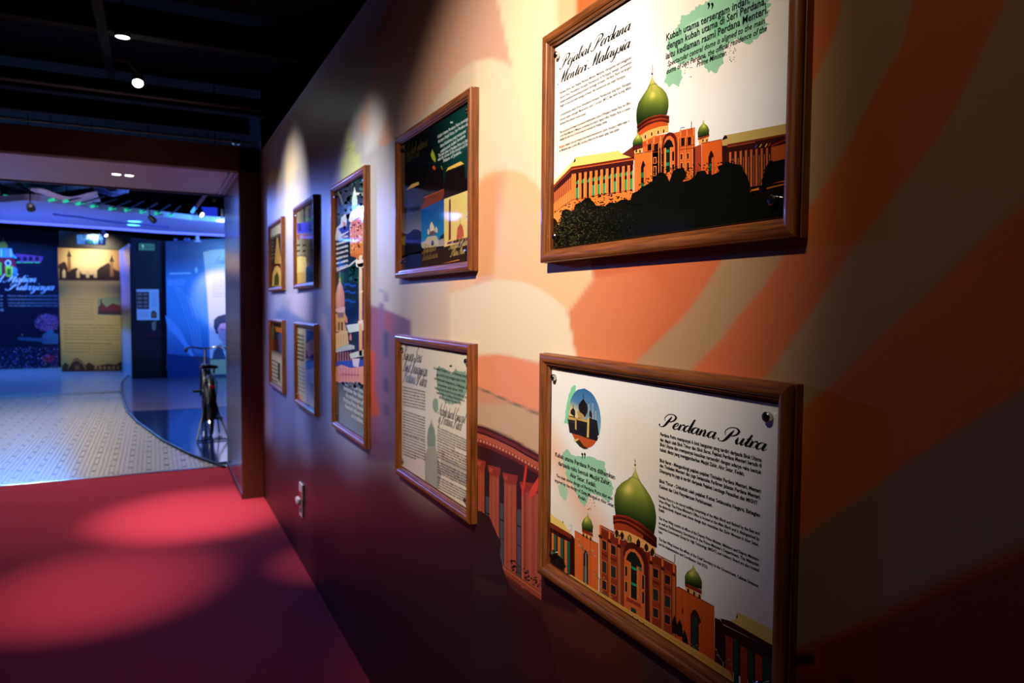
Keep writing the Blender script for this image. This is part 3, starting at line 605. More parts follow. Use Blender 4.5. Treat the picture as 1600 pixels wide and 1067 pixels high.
def frame(root, y0, y1, z0, z1, c=(140, 82, 40)):
    mh = wood_mat('stained wood along', c, 'Y'); mv = wood_mat('stained wood upright', c, 'Z')
    cs = [(y1, z0), (y1, z1), (y0, z1), (y0, z0)]            # seen from the room: left-bottom, left-top, right-top, right-bottom
    sg = [(-1, 1), (-1, -1), (1, -1), (1, 1)]
    nm = ['frame_stile', 'frame_rail', 'frame_stile', 'frame_rail']
    for k in range(4):
        mb = MB(); A, B = cs[k], cs[(k+1) % 4]; sa, sb = sg[k], sg[(k+1) % 4]; n = len(PROF); vs = []
        for (P, s_) in ((A, sa), (B, sb)):
            for a, h in PROF: vs.append((-h, P[0]+s_[0]*a, P[1]+s_[1]*a))
        fs = [(i, i+1, n+i+1, n+i) for i in range(n-1)]+[(n-1, 0, n, 2*n-1)]
        # a hair of a gap at the mitres
        mb.add(vs, fs); mb.f.append(tuple(range(n))); mb.f.append(tuple(range(n, 2*n))[::-1])
        mb.build(nm[k], mh if k % 2 else mv, root, True)
ACR = ink_mat('printed acrylic', rough=.05, spec=.5)
def framed(y0, y1, z0, z1, label, back=(58, 34, 22), cat='framed poster', group='framed posters along the mural wall', name='framed_poster', px=.0085):
    root = empty(name, (0, (y0+y1)/2, z0)); tag(root, label, cat, group)
    frame(root, y0, y1, z0, z1)
    MB().box((-.0035, y0+FA-.002, z0+FA-.002), (-.0006, y1-FA+.002, z1-FA+.002)).build('backing_board', mat('backing board', back, rough=.7), root)
    a, b, c, d = y0+FA+.0025, y1-FA-.0025, z0+FA+.003, z1-FA-.003
    sheet = MB().box((-px+.00005, a, c), (-px+.003, b, d)).build('poster_panel', mat('acrylic edge', (214, 204, 176), rough=.2), root)
    ms = mat('standoff chrome', (190, 186, 182), rough=.2, metal=1)
    for yy in (a+.017, b-.014):
        for zz in (c+.022, d-.018):
            MB().lathe([(.0055, .0), (.0055, -.0015), (.0068, -.002), (.0068, -.0075), (.0055, -.0088), (.002, -.0092)], (-px, yy, zz), 'X', 20).build('standoff_bolt', ms, root, True)
    ik = Ink('X', -px); ik.box = (a, b, c, d); ik.sheet = sheet
    return root, ik
def ground(ik, fn, ny=30, nz=20):
    a, b, c, d = ik.box; pts = []; cols = []; fs = []
    for i in range(nz+1):
        for j in range(ny+1):
            s, t = j/ny, i/nz; pts.append((b+(a-b)*s, c+(d-c)*t)); cols.append(lin(fn(s, t)))
    for i in range(nz):
        for j in range(ny): k = i*(ny+1)+j; fs.append((k, k+1, k+ny+2, k+ny+1))
    ik.raw(pts, fs, cols, 0)
def clipbox(ik):      # trims print that runs past the sheet
    a, b, c, d = ik.box
    ik.v = [(x, min(max(y, a), b), min(max(z, c), d)) for x, y, z in ik.v]
C1, C2, C3, C4, C5 = (.619, 1.257), (1.612, 2.222), (2.59, 3.151), (3.515, 4.088), (4.49, 5.068)
ZU, ZL = (1.537, 1.985), (.901, 1.356)
BLK = (26, 27, 32)
DOME = [(0, (214, 206, 110)), (.25, (188, 188, 86)), (.5, (150, 162, 62)), (.72, (86, 104, 38)), (1, (20, 38, 20))]
def ramp(R, t):
    for (a, ca), (b, cb) in zip(R[:-1], R[1:]):
        if t <= b: return mixc(ca, cb, (t-a)/(b-a))
    return R[-1][1]
def dome(ik, left, right, layer, hs=.5, ht=.4, hr=.1, N=26, M=20, tilt=0, bright=1.0, hc=(248, 226, 120)):
    def fn(a, t):
        c = ramp(DOME, t+(a-.5)*tilt); e = abs(a-.5)*2; c = mixc(c, (30, 50, 20), max(0, e-.55)*.9)
        g = math.exp(-((a-hs)**2+((t-ht)*1.3)**2)/(hr*hr)); c = mixc(c, hc, g*.85)
        return tuple(v*bright for v in c)
    ik.strip(left, right, N, M, fn, layer)

# ---------------------------------------------------------------- upper near poster: office building on the hill
root, ik = framed(*C1, *ZU, 'upper near framed poster titled Pejabat Perdana Menteri Malaysia')
ik.shift = 1208
def bgU(s, t):
    c = (250, 250, 253); k = max(0, min(1, (s-.28)*2.2))*max(0, min(1, (t-.42)*2.4)); c = mixc(c, (240, 218, 186), k*.65*(1-.6*max(0, math.sin(s*9+t*5))))
    return mixc(c, (252, 232, 196), max(0, 1-((s-.1)**2+(t-.52)**2*3)*26)*.5)
ground(ik, bgU, 44, 30)
G1 = (150, 200, 170); G2 = (176, 216, 192); G3 = (124, 186, 150)
ik.blot([(1043, 70), (1050, 52), (1060, 42), (1064, 24), (1080, 20), (1090, 8), (1102, 4), (1112, -4), (1150, -14), (1190, -18), (1203, 4), (1198, 40), (1188, 56), (1168, 70), (1150, 60), (1132, 74), (1130, 98), (1118, 115), (1104, 110), (1094, 88), (1074, 96), (1060, 100), (1048, 92)], G1, 1, .05, 5, 6)
ik.blot([(1070, 40), (1100, 24), (1110, 52), (1090, 70), (1072, 64)], G2, 2, .09, 7, 5); ik.blot([(1110, 30), (1130, 20), (1140, 44), (1118, 62)], G3, 2, .09, 8, 5)
ik.blot([(1150, 0), (1185, -8), (1192, 26), (1160, 44)], (132, 178, 160), 2, .09, 9, 5)
ik.blot([(1038, 128), (1042, 112), (1052, 104), (1064, 108), (1066, 122), (1060, 136), (1052, 130), (1046, 136)], G1, 1, .07, 6, 6)
ik.flecks([(1068, 104), (1082, 104), (1082, 124), (1070, 118)], 16, .9, lambda x, y, r: (70, 60, 50), 3, 4, 1); ik.flecks([(1138, 74), (1152, 74), (1150, 100), (1140, 96)], 26, .9, lambda x, y, r: (80, 70, 55), 3, 5, 1)
# trees and building, sky line upwards
OR1, OR2, OR3, RED, DRK, CRM, GRN, YEL = (238, 128, 58), (214, 100, 44), (176, 72, 34), (128, 40, 24), (36, 18, 20), (246, 176, 96), (20, 140, 84), (246, 214, 118)
ik.strip([(864, 292), (864, 400)], [(893, 262), (893, 400)], 4, 4, lambda a, t: mixc(OR1, CRM, .4), 1)
ik.poly([(893, 262), (990, 248), (990, 400), (893, 400)], OR1, 1)
for i in range(10):                                                                 # end wall, receding bays
    x = 865+i*2.85; y = 291-i*2.9
    ik.poly([(x, y+8), (x+1.2, y+7), (x+1.4, y+24+i), (x, y+30)], (150, 52, 42), 2); ik.poly([(x+1.5, y+5), (x+2.2, y+4), (x+2.2, 330-i*1.5), (x+1.5, 331-i*1.5)], (186, 84, 52), 2)
ik.poly([(864, 292), (893, 264), (893, 276), (864, 302)], (70, 26, 30), 3)
for i in range(11):                                                                 # long wing: dark recesses, green glazing
    x = 900+i*8.45; yt = 262-i*1.45+7; yb = 312-i*1.35
    ik.poly([(x, yt), (x+4.2, yt-.6), (x+4.2, yb), (x, yb+.5)], DRK, 2)
    rr = random.Random(i); g0 = yt+13
    ik.poly([(x, g0+rr.uniform(0, 4)), (x+3.6, g0-1), (x+3.6, g0+5), (x, g0+6)], GRN, 3)
    if rr.random() < .8: ik.poly([(x, g0+12), (x+3.6, g0+11), (x+3.6, yb-3), (x, yb-2.5)], (30, 160, 96), 3)
    ik.poly([(x+3.5, yt+12), (x+4.4, yt+11), (x+4.4, yb-1), (x+3.5, yb)], (255, 170, 100), 4)
ik.line([(864, 334), (880, 322), (894, 312), (985, 297)], .9, (140, 56, 30), 4)
ik.poly([(893, 262), (990, 246), (990, 257), (893, 272)], (66, 24, 26), 4)
ik.poly([(864, 289), (864, 283), (896, 252), (898, 246), (966, 235.5), (977, 243), (992, 245), (893, 261)], YEL, 4)
ik.poly([(864, 284), (896, 250), (893, 258), (866, 287)], (250, 224, 160), 5)
ik.poly([(893, 260.6), (992, 244.6), (992, 250), (893, 266)], (120, 40, 24), 5); ik.poly([(864, 289.5), (893, 260.6), (893, 266), (864, 294)], (120, 40, 24), 5)
ik.line([(893, 264.5), (992, 248.8)], 1.1, (224, 110, 62), 6); ik.line([(865, 292), (893, 264.5)], .8, (200, 96, 60), 6)
ik.poly([(896, 254), (898.4, 247), (899.8, 251), (898, 253.5)], (40, 46, 24), 6)
# side hip roof, middle tower block
ik.poly([(972, 241), (990, 228), (998, 226), (1000, 248), (990, 247)], (110, 42, 30), 5)
ik.poly([(991, 241), (1019, 236), (1044, 226), (1044, 380), (991, 380)], (238, 118, 50), 6)
ik.line([(991, 241), (1022, 236)], 1.0, (90, 26, 20), 7)
ik.line([(1000, 240), (1000, 300)], .4, (200, 90, 40), 7); ik.line([(1010, 238), (1010, 300)], .4, (200, 90, 40), 7)
ik.poly([(1001.5, 300), (1001.5, 262), (1003.5, 254), (1005.2, 250), (1007.5, 256), (1008.5, 258), (1006, 262), (1006, 300)], DRK, 7)
ik.poly([(1001.8, 270), (1005.8, 269), (1005.8, 277), (1001.8, 278)], (20, 120, 70), 8); ik.poly([(1001.8, 286), (1005.8, 285), (1005.8, 298), (1001.8, 298)], (20, 110, 70), 8)
ik.line([(1008.5, 258), (1008.5, 296)], .8, (190, 84, 60), 8)
# centre block with columns
ik.poly([(1004, 221), (1020, 213), (1038, 209.5), (1052, 208), (1086, 200), (1086, 300), (1020, 300), (1020, 236), (1004, 238)], OR2, 6)
ik.poly([(1004, 222), (1037, 211), (1037, 219), (1004, 230)], (196, 80, 38), 7)
for x in (1010, 1020.5, 1031): ik.poly([(x, 213+(1031-x)*.2), (x+2.4, 212.4+(1031-x)*.2), (x+2.4, 224), (x, 225)], (246, 144, 74), 8)
for x, wdt in ((1012, 7), (1022, 7.4)): ik.poly([(x, 226+(1022-x)*.1), (x+wdt, 223), (x+wdt, 234), (x, 236)], DRK, 8)
ik.poly([(1062, 204), (1086, 199), (1086, 209), (1062, 214)], (204, 84, 36), 7)
for x in (1062.5, 1072.5, 1083): ik.poly([(x, 202.5-(x-1062)*.12), (x+2.2, 202-(x-1062)*.12), (x+2.2, 214-(x-1062)*.12), (x, 214.6-(x-1062)*.12)], (240, 134, 66), 8)
for x in (1064.5, 1074.5):
    y = 216-(x-1064)*.12; ik.poly([(x, y), (x+5.4, y-1), (x+5.4, y+12), (x, y+13)], DRK, 8)
for x in (1018.6, 1029.4, 1033, 1060.6, 1071.3, 1082.3):
    ik.line([(x, 224 if x < 1040 else 214), (x, 296)], 1.0, (250, 152, 80), 9); ik.line([(x+1.1, 226 if x < 1040 else 216), (x+1.1, 296)], .7, (110, 36, 20), 9)
for x, y, h in ((1022, 247, 8), (1022, 261, 13), (1034, 240, 13), (1034, 259, 10), (1050.6, 237, 14), (1050.6, 257, 8), (1063.6, 241, 8), (1063.6, 255, 9), (1073.6, 240, 8), (1073.8, 254, 13)):
    ik.poly([(x-.9, y-1.2), (x+3.9, y-1.8), (x+3.9, y+h+.6), (x-.9, y+h+1)], (246, 140, 72), 9); ik.poly([(x, y), (x+2.8, y-.4), (x+2.8, y+h), (x, y+h+.3)], DRK, 10)
for y in (236.5, 252.5): ik.line([(1020, y+1.5), (1036, y), ], 1.2, (150, 52, 26), 8)
for y in (228, 233): ik.line([(1062, y+1), (1086, y-2)], 1.1, (150, 52, 26), 9)
arch = [(1036, 300), (1035, 228), (1036, 217), (1040, 210), (1046, 206.5), (1052, 207.5), (1057, 214), (1058.5, 224), (1058.5, 300)]
ik.poly(arch, (92, 30, 20), 9)
ik.poly([(1037.5, 300), (1037.5, 226), (1039, 219), (1043, 213), (1048, 212), (1053, 217), (1054.6, 226), (1055, 300)], (226, 112, 56), 10)
ik.poly([(1036.6, 231.5), (1038.4, 225), (1042, 219), (1046, 217.5), (1050, 221), (1052.4, 228), (1052.6, 229.5)], (16, 18, 20), 11)
ik.poly([(1041, 229), (1047, 229), (1047, 268), (1041, 271)], (18, 34, 30), 11)
for y, h in ((234, 4), (254, 5)): ik.poly([(1041.2, y), (1045.6, y-.4), (1045.6, y+h), (1041.2, y+h)], (24, 146, 100), 12)
for x in (1040.2, 1047.6): ik.line([(x, 231), (x, 269)], .9, (252, 158, 84), 12)
# main drum and onion dome
ik.poly([(993, 219), (996, 205), (1000, 200), (1044, 190), (1044.5, 206), (1026, 211), (1004, 222), (997, 226)], CRM, 7)
ik.poly([(994.6, 210), (998, 206), (1000, 199), (1010, 190), (1030, 184), (1043.6, 182), (1043.8, 196), (1030, 198), (1012, 204), (1000, 212)], (202, 82, 34), 8)
for x, y in ((1008.6, 212), (1018.6, 207.5), (1028.6, 205), (1037.2, 203.2)):
    ik.poly([(x-1.9, y+5), (x-1.9, y-.5), (x-.9, y-2.6), (x, y-3.4), (x+.9, y-2.8), (x+1.7, y-.8), (x+1.7, y+4)], (250, 196, 120), 8); ik.poly([(x-1.1, y+4.8), (x-1.1, y), (x, y-2), (x+1, y), (x+1, y+4)], (40, 20, 18), 9)
DL = [(1019.2, 118), (1017, 126), (1012, 138), (1004, 150), (998, 160), (995.2, 170), (994.2, 180), (994.6, 190), (996, 197.5)]
DR = [(1019.4, 118), (1021.6, 126), (1027.5, 133), (1036, 139), (1041.5, 146), (1044.6, 156), (1044.8, 166), (1043.6, 173), (1042.2, 179)]
dome(ik, DL, DR, 9, .48, .47, .11, 30, 24, -.22)
ik.line([(1012.2, 137.5), (1016, 133.5), (1021, 131.2), (1026.6, 131.6)], .8, (96, 96, 44), 10); ik.line([(1018, 134), (1018, 142)], .5, (120, 118, 50), 10)
ik.line([(1019.3, 101), (1019.2, 119)], .7, (60, 40, 34), 10); ik.ell(1019.1, 115.4, 1.5, 1.5, (40, 26, 24), 11, 8); ik.ell(1019.2, 112.4, 1.1, .9, (230, 190, 170), 11, 8)
for dy, c in ((0, (150, 56, 30)), (2.4, (84, 26, 20)), (5.6, (176, 66, 32)), (8.2, (100, 32, 22))):
    ik.strip([(995, 197+dy), (1000, 192.4+dy), (1010, 185+dy), (1022, 180.4+dy), (1034, 178.4+dy), (1046, 181+dy)], [(996, 200+dy), (1001, 195.4+dy), (1011, 188+dy), (1023, 183.2+dy), (1034, 181.4+dy), (1045.6, 184+dy)], 10, 1, lambda a, t, c=c: mixc(c, (60, 20, 16), abs(t-.6)), 11)
# small dome at the left
dome(ik, [(996.2, 208), (994.8, 212), (990.2, 218), (988.6, 224), (989, 228.5)], [(996.6, 208), (998.6, 211), (1003, 215), (1004.6, 221), (1003.6, 226)], 12, .5, .36, .14, 12, 10)
ik.line([(996.3, 200), (996.4, 209)], .6, (150, 160, 90), 12)
ik.poly([(988.6, 228), (1004, 225.5), (1004.4, 231), (989, 236)], (84, 30, 24), 12); ik.poly([(991, 236), (992, 234.5), (1003, 231.5), (1003.4, 238), (991.6, 240.6)], CRM, 12)
for x in (994.6, 1000.2): ik.poly([(x-1.2, 238.4), (x-1.2, 235), (x, 233.2), (x+1.1, 235), (x+1.1, 238)], (40, 20, 18), 13)
# right wing: small dome, tower, long wing with pale roof
ik.poly([(1084, 230), (1096, 225), (1097, 300), (1084, 300)], (168, 66, 34), 6); ik.poly([(1096.5, 224), (1128, 217.5), (1129, 300), (1097, 300)], (226, 98, 36), 7)
ik.line([(1096.5, 224), (1128, 217.5)], .9, (96, 28, 18), 8)
ik.poly([(1107, 300), (1107, 246), (1109.4, 238), (1111.4, 234.6), (1114, 239), (1115.6, 244), (1112, 247), (1112, 300)], DRK, 8); ik.line([(1115.2, 243), (1115.2, 296)], .9, (140, 46, 40), 8); ik.poly([(1107.4, 256), (1111.6, 255), (1111.6, 266), (1107.4, 267)], (24, 96, 70), 9)
ik.poly([(1092, 219), (1107, 213.5), (1107, 222), (1092, 225.5)], CRM, 8); ik.poly([(1090.4, 216), (1090.6, 219), (1098, 216.5), (1108.4, 213), (1108.2, 210)], (150, 56, 28), 9)
for x in (1098.4, 1104.6): ik.poly([(x-1, 222), (x-1, 218.6), (x, 217), (x+1, 218.4), (x+1, 221)], (40, 20, 18), 9)
dome(ik, [(1099, 187), (1098, 193), (1092.4, 200), (1090.2, 207), (1090.6, 215.4)], [(1099.4, 187), (1100.4, 192.6), (1106, 197), (1108.2, 203), (1107.8, 210.4)], 10, .55, .42, .14, 14, 10)
ik.line([(1080.4, 190), (1080.4, 202)], .9, (80, 28, 24), 9); ik.line([(1063, 200.5), (1068, 198.5), (1070, 200)], .8, (60, 34, 30), 9)
ik.poly([(1127, 220), (1216, 206), (1216, 300), (1128, 300)], (52, 22, 18), 6)
for i in range(11):
    x = 1139.5+i*8.2; y = 238-i*1.0; ik.poly([(x, y), (x+3.2, y-.6), (x+3.2, 300), (x, 300)], mixc((214, 104, 50), (150, 60, 30), i/11), 7); ik.poly([(x+5.4, y+10), (x+6.4, y+9), (x+6.4, 300), (x+5.4, 300)], (190, 92, 52), 7); ik.poly([(x+3.4, y+6), (x+5.4, y+6), (x+5.4, 290), (x+3.4, 290)], (24, 40, 34), 7)
ik.poly([(1128, 219.6), (1133, 211.4), (1209, 199), (1215, 202.6), (1216, 214), (1137, 227), (1129, 228)], (196, 168, 96), 8)
ik.poly([(1128, 219.6), (1132.4, 211), (1136, 212.4), (1137, 216)], (34, 26, 26), 9); ik.poly([(1137, 225.4), (1216, 212.2), (1216, 215.4), (1137, 228.8)], (110, 44, 26), 9)
ik.line([(1137, 229.6), (1180, 222)], .8, (190, 90, 50), 10)
for i, (x, c) in enumerate(((1183, (70, 90, 160)), (1190, (210, 190, 60)), (1199, (220, 200, 70)), (1204, (190, 40, 30)), (1209, (190, 40, 30)), (1213, (60, 60, 120)))): ik.line([(x, 226-i*.8), (x-3, 231-i*.8)], 1.2, c, 10)
ik.poly([(1120, 256), (1216, 244), (1216, 350), (1120, 360)], (22, 16, 12), 6.5)
# trees
TREE = [(864, 338), (870, 346), (874, 352), (878, 330), (884, 326), (896, 330), (899, 319), (908, 316), (914, 310), (922, 309), (929, 318), (932, 321), (946, 322), (952, 316), (962, 317), (971, 312), (978, 311), (985, 314), (988, 302), (996, 299), (1004, 292), (1010, 289), (1022, 281), (1029, 270), (1036, 269), (1042, 274), (1046, 284), (1049, 275), (1052, 266), (1066, 262), (1072, 268), (1073, 276), (1066, 284), (1076, 282), (1086, 276), (1090, 268), (1102, 266), (1105, 272), (1114, 273), (1124, 268), (1121, 260), (1130, 257), (1140, 254), (1158, 258), (1163, 268), (1170, 280), (1173, 300), (1190, 310), (1216, 300), (1216, 380), (1213, 342), (864, 389)]
TREE = TREE[:-3]+[(1216, 345), (864, 392)]
ik.blot(TREE, (14, 16, 12), 14, .006, 12, 10)
ik.poly([(1172, 292), (1216, 286), (1216, 302), (1176, 306)], (22, 14, 12), 14)
ik.poly([(1174, 296.5), (1186, 293), (1186, 297), (1175, 298.5)], (200, 116, 30), 15); ik.poly([(1195, 294), (1213, 289), (1213, 291), (1196, 296)], (170, 96, 28), 15)
ik.blot([(1196, 262), (1204, 250), (1214, 256), (1216, 280), (1200, 290), (1196, 300), (1190, 285)], (12, 12, 10), 15, .08, 3)
ik.flecks([(866, 352), (884, 330), (915, 314), (934, 324), (985, 318), (1000, 330), (990, 372), (866, 388)], 1500, 1.5, lambda x, y, r: mixc((78, 84, 48), (18, 20, 14), min(1, max(0, (x-880)/120+r.uniform(-.35, .5)))) if r.random() < .5 else mixc((92, 66, 40), (16, 16, 12), min(1, max(0, (x-870)/110+r.uniform(-.2, .6)))), 15, 21)
ik.flecks([(866, 330), (890, 318), (925, 303), (990, 300), (1000, 285), (1030, 262), (1075, 258), (1130, 252), (1160, 252), (1170, 274), (1160, 280), (1070, 290), (1030, 290), (985, 320), (930, 328), (880, 340)], 520, 1.7, lambda x, y, r: (18, 20, 14), 16, 22)
ik.flecks([(1000, 300), (1160, 290), (1170, 330), (1000, 360)], 160, 1.2, lambda x, y, r: (26, 30, 20), 15, 24)
# type
script(ik, 'Pejabat Perdana', (876, 107.5), (984, 46.6), .0098, BLK, 17)
script(ik, 'Menteri Malaysia', (873, 132), (983.5, 74), .0098, BLK, 17)
def para(ik, L, xh, layer=17, bold=.01, c=BLK, ital=0):
    for t, p0, p1 in L: text(ik, t, p0, p1, xh, c, layer, bold, ital)
para(ik, [
 ('Perdana Putra, iaitu Pejabat Perdana Menteri Malaysia, merupakan nadi penggerak', (875, 147.6), (986.7, 91.5)),
 ('seluruh Pusat Pentadbiran Kerajaan Persekutuan di Putrajaya. Sewajar peranannya', (875, 155), (986.7, 99)),
 ('sebagai pejabat pemandang jawatan tertinggi kerajaan, Perdana Putra tersergam', (875, 161.6), (986.7, 106.4)),
 ('megah di atas anak bukit setinggi 50 meter dan membentuk atas langit Putrajaya.', (875, 168.2), (977.4, 120)),
 ('Ia bersebelahan dalam Pusat Pentadbiran Kerajaan Persekutuan yang baru, Putrajaya', (875, 182.2), (986, 131.2)),
 ('terletak dalam rekungan Multimedia Super Corridor (MSC) dan lebih kurang 40km', (875, 189.4), (986, 138.6)),
 ('daripada Pusat Bandar Kuala Lumpur.', (875, 195.6), (916.6, 178.5)),
 ('The focal point of the Federal Government Administrative Centre of Putrajaya is Perdana Putra, the Office', (875, 209), (985, 162.8)),
 ('of the Prime Minister of Malaysia. As befitting the nation\'s highest office, Perdana Putra is a stately', (875, 214.8), (985, 170.6)),
 ('building that rises from a 50-metre mound to dominate the Putrajaya skyline.', (875, 220.4), (949, 191.6)),
 ('located in the new Federal Government Administrative Centre, Putrajaya is within radius of', (883.5, 228.2), (984, 190.5)),
 ('the Multimedia Super Corridor (MSC) and about 40km from the Federal Capital, Kuala Lumpur.', (874, 237.8), (968.4, 203.2))], .0050, 17, .004)
text(ik, 'Putrajaya,', (873.4, 232.2), (882.5, 228.6), .0050, (190, 110, 30), 17)
para(ik, [('Kubah utama tersergam indah,', (1041.2, 63.9), (1172, 4.2)), ('dengan kubah utama di Seri Perdana,', (1042.3, 77.7), (1197, 6.2)), ('iaitu kediaman rasmi Perdana Menteri.', (1040.6, 93), (1200, 20))], .0105, 18, .016)
para(ik, [('Spectacular central dome is aligned to the main', (1043.3, 104.2), (1194.8, 36.2)), ('dome of Seri Perdana, the official residence of the', (1041.2, 116.2), (1198, 48)), ('Prime Minister.', (1089, 105), (1135.7, 86))], .0082, 18, .010, BLK, .18)
for x in (1106, 1111.6): ik.ell(x+1.6, 6.5, 2, 2.6, BLK, 18, 12); ik.poly([(x+3.6, 6), (x+3.2, 10), (x+.2, 15.4), (x+1.2, 9)], BLK, 18)
clipbox(ik); ik.build('printed_artwork', ACR, ik.sheet)

# ---------------------------------------------------------------- lower near poster
root, ik = framed(*C1, *ZL, 'lower near framed poster titled Perdana Putra with round mosque picture')
ik.shift = 1198
def bgL(s, t):
    c = (250, 250, 252); k = max(0, math.sin(s*7+1.2)*math.sin(t*6+.6)); c = mixc(c, (240, 220, 186), k*.45)
    e = max(0, 1-abs((1-t)-(.42+s*1.0))*5)*(1 if s < .32 else max(0, 1-(s-.32)*6)); return mixc(c, (246, 186, 150), e*.7)
ground(ik, bgL, 44, 30)
ik.blot([(884, 640), (888, 618), (894, 604), (900, 602), (898, 640), (892, 664), (882, 660)], (142, 224, 182), 1, .08, 3, 6)
ik.blot([(878, 706), (886, 700), (894, 712), (912, 712), (930, 716), (944, 722), (948, 742), (958, 760), (952, 786), (938, 776), (922, 770), (914, 792), (904, 780), (896, 760), (884, 740)], (158, 210, 180), 1, .05, 4, 6)
ik.blot([(872, 758), (882, 756), (888, 768), (884, 784), (874, 772)], (184, 220, 196), 1, .09, 5, 6); ik.blot([(904, 730), (926, 728), (930, 752), (908, 756)], (176, 222, 196), 2, .09, 8, 5)
ik.flecks([(914, 770), (936, 770), (930, 798), (918, 796)], 40, .8, lambda x, y, r: (50, 54, 50), 3, 4, 1)
# round picture
cy_, cz_ = ik.W(912.6, 653.2); R0 = abs(ik.W(909, 606.9)[1]-ik.W(914, 702.5)[1])/2*.985
N = 12
for i in range(N):
    a0 = -1+2*i/N; a1 = -1+2*(i+1)/N
    f = lambda t: (cy_+R0*math.sqrt(max(0, 1-t*t)), cz_-R0*t); g = lambda t: (cy_-R0*math.sqrt(max(0, 1-t*t)), cz_-R0*t)
    pts = []; K = 8
    for t in (a0, (a0+a1)/2, a1):
        L_, R_ = f(t), g(t)
        for j in range(K+1): pts.append((L_[0]+(R_[0]-L_[0])*j/K, L_[1]))
    def sk(p, t):
        s = (cy_+R0-p[0])/(2*R0); return mixc(mixc((58, 112, 176), (150, 190, 210), (t+1)*.6), (250, 222, 150), max(0, 1-((s-.05)**2+(t-.05)**2)*3.2))
    cols = [lin(sk(pts[q], (a0, (a0+a1)/2, a1)[q//(K+1)])) for q in range(len(pts))]
    fs = [(r_*(K+1)+j, r_*(K+1)+j+1, (r_+1)*(K+1)+j+1, (r_+1)*(K+1)+j) for r_ in range(2) for j in range(K)]
    ik.raw(pts, fs, cols, 4)
arc = lambda a0, a1, n=18: [(cy_+R0*.995*math.cos(a0+(a1-a0)*i/n), cz_+R0*.995*math.sin(a0+(a1-a0)*i/n)) for i in range(n+1)]
ik.wpoly(arc(math.radians(209+10), math.radians(331-10)) if False else [(2*cy_-p[0], p[1]) for p in arc(math.radians(202), math.radians(322))], (196, 88, 44), 5)
ik.poly([(899, 690), (905, 687), (913, 697), (920, 701), (913, 702), (906, 698)], (60, 48, 30), 6)
ik.poly([(896, 687), (905, 685), (902, 689), (898, 690)], (236, 190, 120), 6)
NAVY = (34, 32, 40); GOLD = (206, 172, 96)
ik.poly([(887.2, 656), (888, 649), (899, 651), (901, 655), (903, 652), (919, 656), (920, 652), (933, 657), (934, 664), (935, 672), (936, 680), (933, 689), (918, 685), (905, 680), (890, 676)], NAVY, 6)
ik.poly([(887.6, 650), (899, 653), (899, 657), (888, 655)], GOLD, 7); ik.poly([(902, 652), (918, 656), (918, 660), (902, 656)], GOLD, 7); ik.poly([(918, 652), (921, 653), (920, 684), (917, 683)], (224, 196, 110), 7)
ik.poly([(898.6, 652), (901, 653), (901, 672), (898.4, 670)], (196, 170, 100), 7); ik.poly([(902, 643), (912, 640), (914, 652), (904, 654)], (190, 160, 96), 7)
ik.poly([(904, 638), (904.4, 632), (908, 627), (911.6, 623), (914, 627), (917, 631), (918.4, 637), (917.6, 645), (914, 652), (910, 646), (906, 644)], (30, 26, 28), 8)
ik.line([(911.6, 615), (911.6, 624)], .7, NAVY, 8); ik.line([(895.8, 632), (895.6, 640)], .6, NAVY, 8)
ik.poly([(891.2, 646), (892, 641), (895.6, 637), (898.6, 641), (899, 648), (897.6, 651)], (36, 32, 34), 8)
ik.poly([(920.4, 650), (920.6, 644), (922.6, 640), (925, 646), (925.4, 654)], (40, 40, 46), 8)
for x, y0, y1 in ((889.2, 640, 650), (920.2, 631, 652), (926.2, 630, 655), (931, 642, 656)): ik.line([(x, y0), (x, y1)], 1.1, (200, 184, 150), 8); ik.line([(x, y0-4), (x, y0)], .5, NAVY, 8)
for i in range(5): ik.line([(904+i*3, 664+i*.9), (904+i*3, 676+i*.9)], 1.0, (22, 20, 30), 8)
for i in range(3): ik.line([(889.6+i*3.2, 656+i), (889.6+i*3.2, 659+i)], 1.3, (60, 60, 74), 8)
ik.ell(935.2, 682, 1.4, 2, (230, 230, 230), 8, 8)
# wings
ik.poly([(857, 802), (880, 816), (886, 826), (895, 834), (857, 812)], YEL, 3); ik.poly([(857, 800), (857, 816), (892, 836), (888, 828)], YEL, 4)
ik.poly([(857, 814), (895, 837), (899, 843), (899, 915), (857, 890)], (50, 20, 20), 4); ik.poly([(857, 814), (893, 835), (893, 842), (857, 822)], (128, 44, 26), 5)
for x, w2, yt in ((862, 3.2, 832), (871.5, 4, 838), (882, 4, 843)):
    ik.poly([(x, yt), (x+w2, yt+2), (x+w2, yt+62), (x, yt+58)], (228, 112, 52), 5); ik.poly([(x+w2, yt+2), (x+w2+4.4, yt+4), (x+w2+4.4, yt+54), (x+w2, yt+52)], (34, 96, 74), 5)
ik.blot([(858, 868), (864, 858), (872, 866), (880, 874), (884, 884), (880, 892), (868, 886), (858, 880)], (26, 22, 20), 6, .12, 8); ik.poly([(879.6, 813), (880.4, 816.4), (878.6, 817)], (40, 30, 24), 6)
ik.line([(887.4, 823.6), (893.6, 819.6), (893.6, 828), (889, 829)], .3, (120, 110, 100), 6)
ik.poly([(898, 829), (935, 850), (935, 935), (898, 920)], (228, 106, 46), 6); ik.line([(898, 829), (935, 850)], 1.0, (90, 28, 20), 7)
ik.line([(910.6, 836), (910.6, 910)], .4, (170, 74, 36), 7); ik.line([(922.4, 843), (922.4, 915)], .5, (150, 60, 30), 7)
ik.poly([(911.6, 930), (911.6, 866), (914, 858), (917, 862), (919, 868), (919, 935)], (44, 34, 30), 7); ik.poly([(913, 884), (917, 886), (917, 925), (913, 922)], (80, 110, 90), 8)
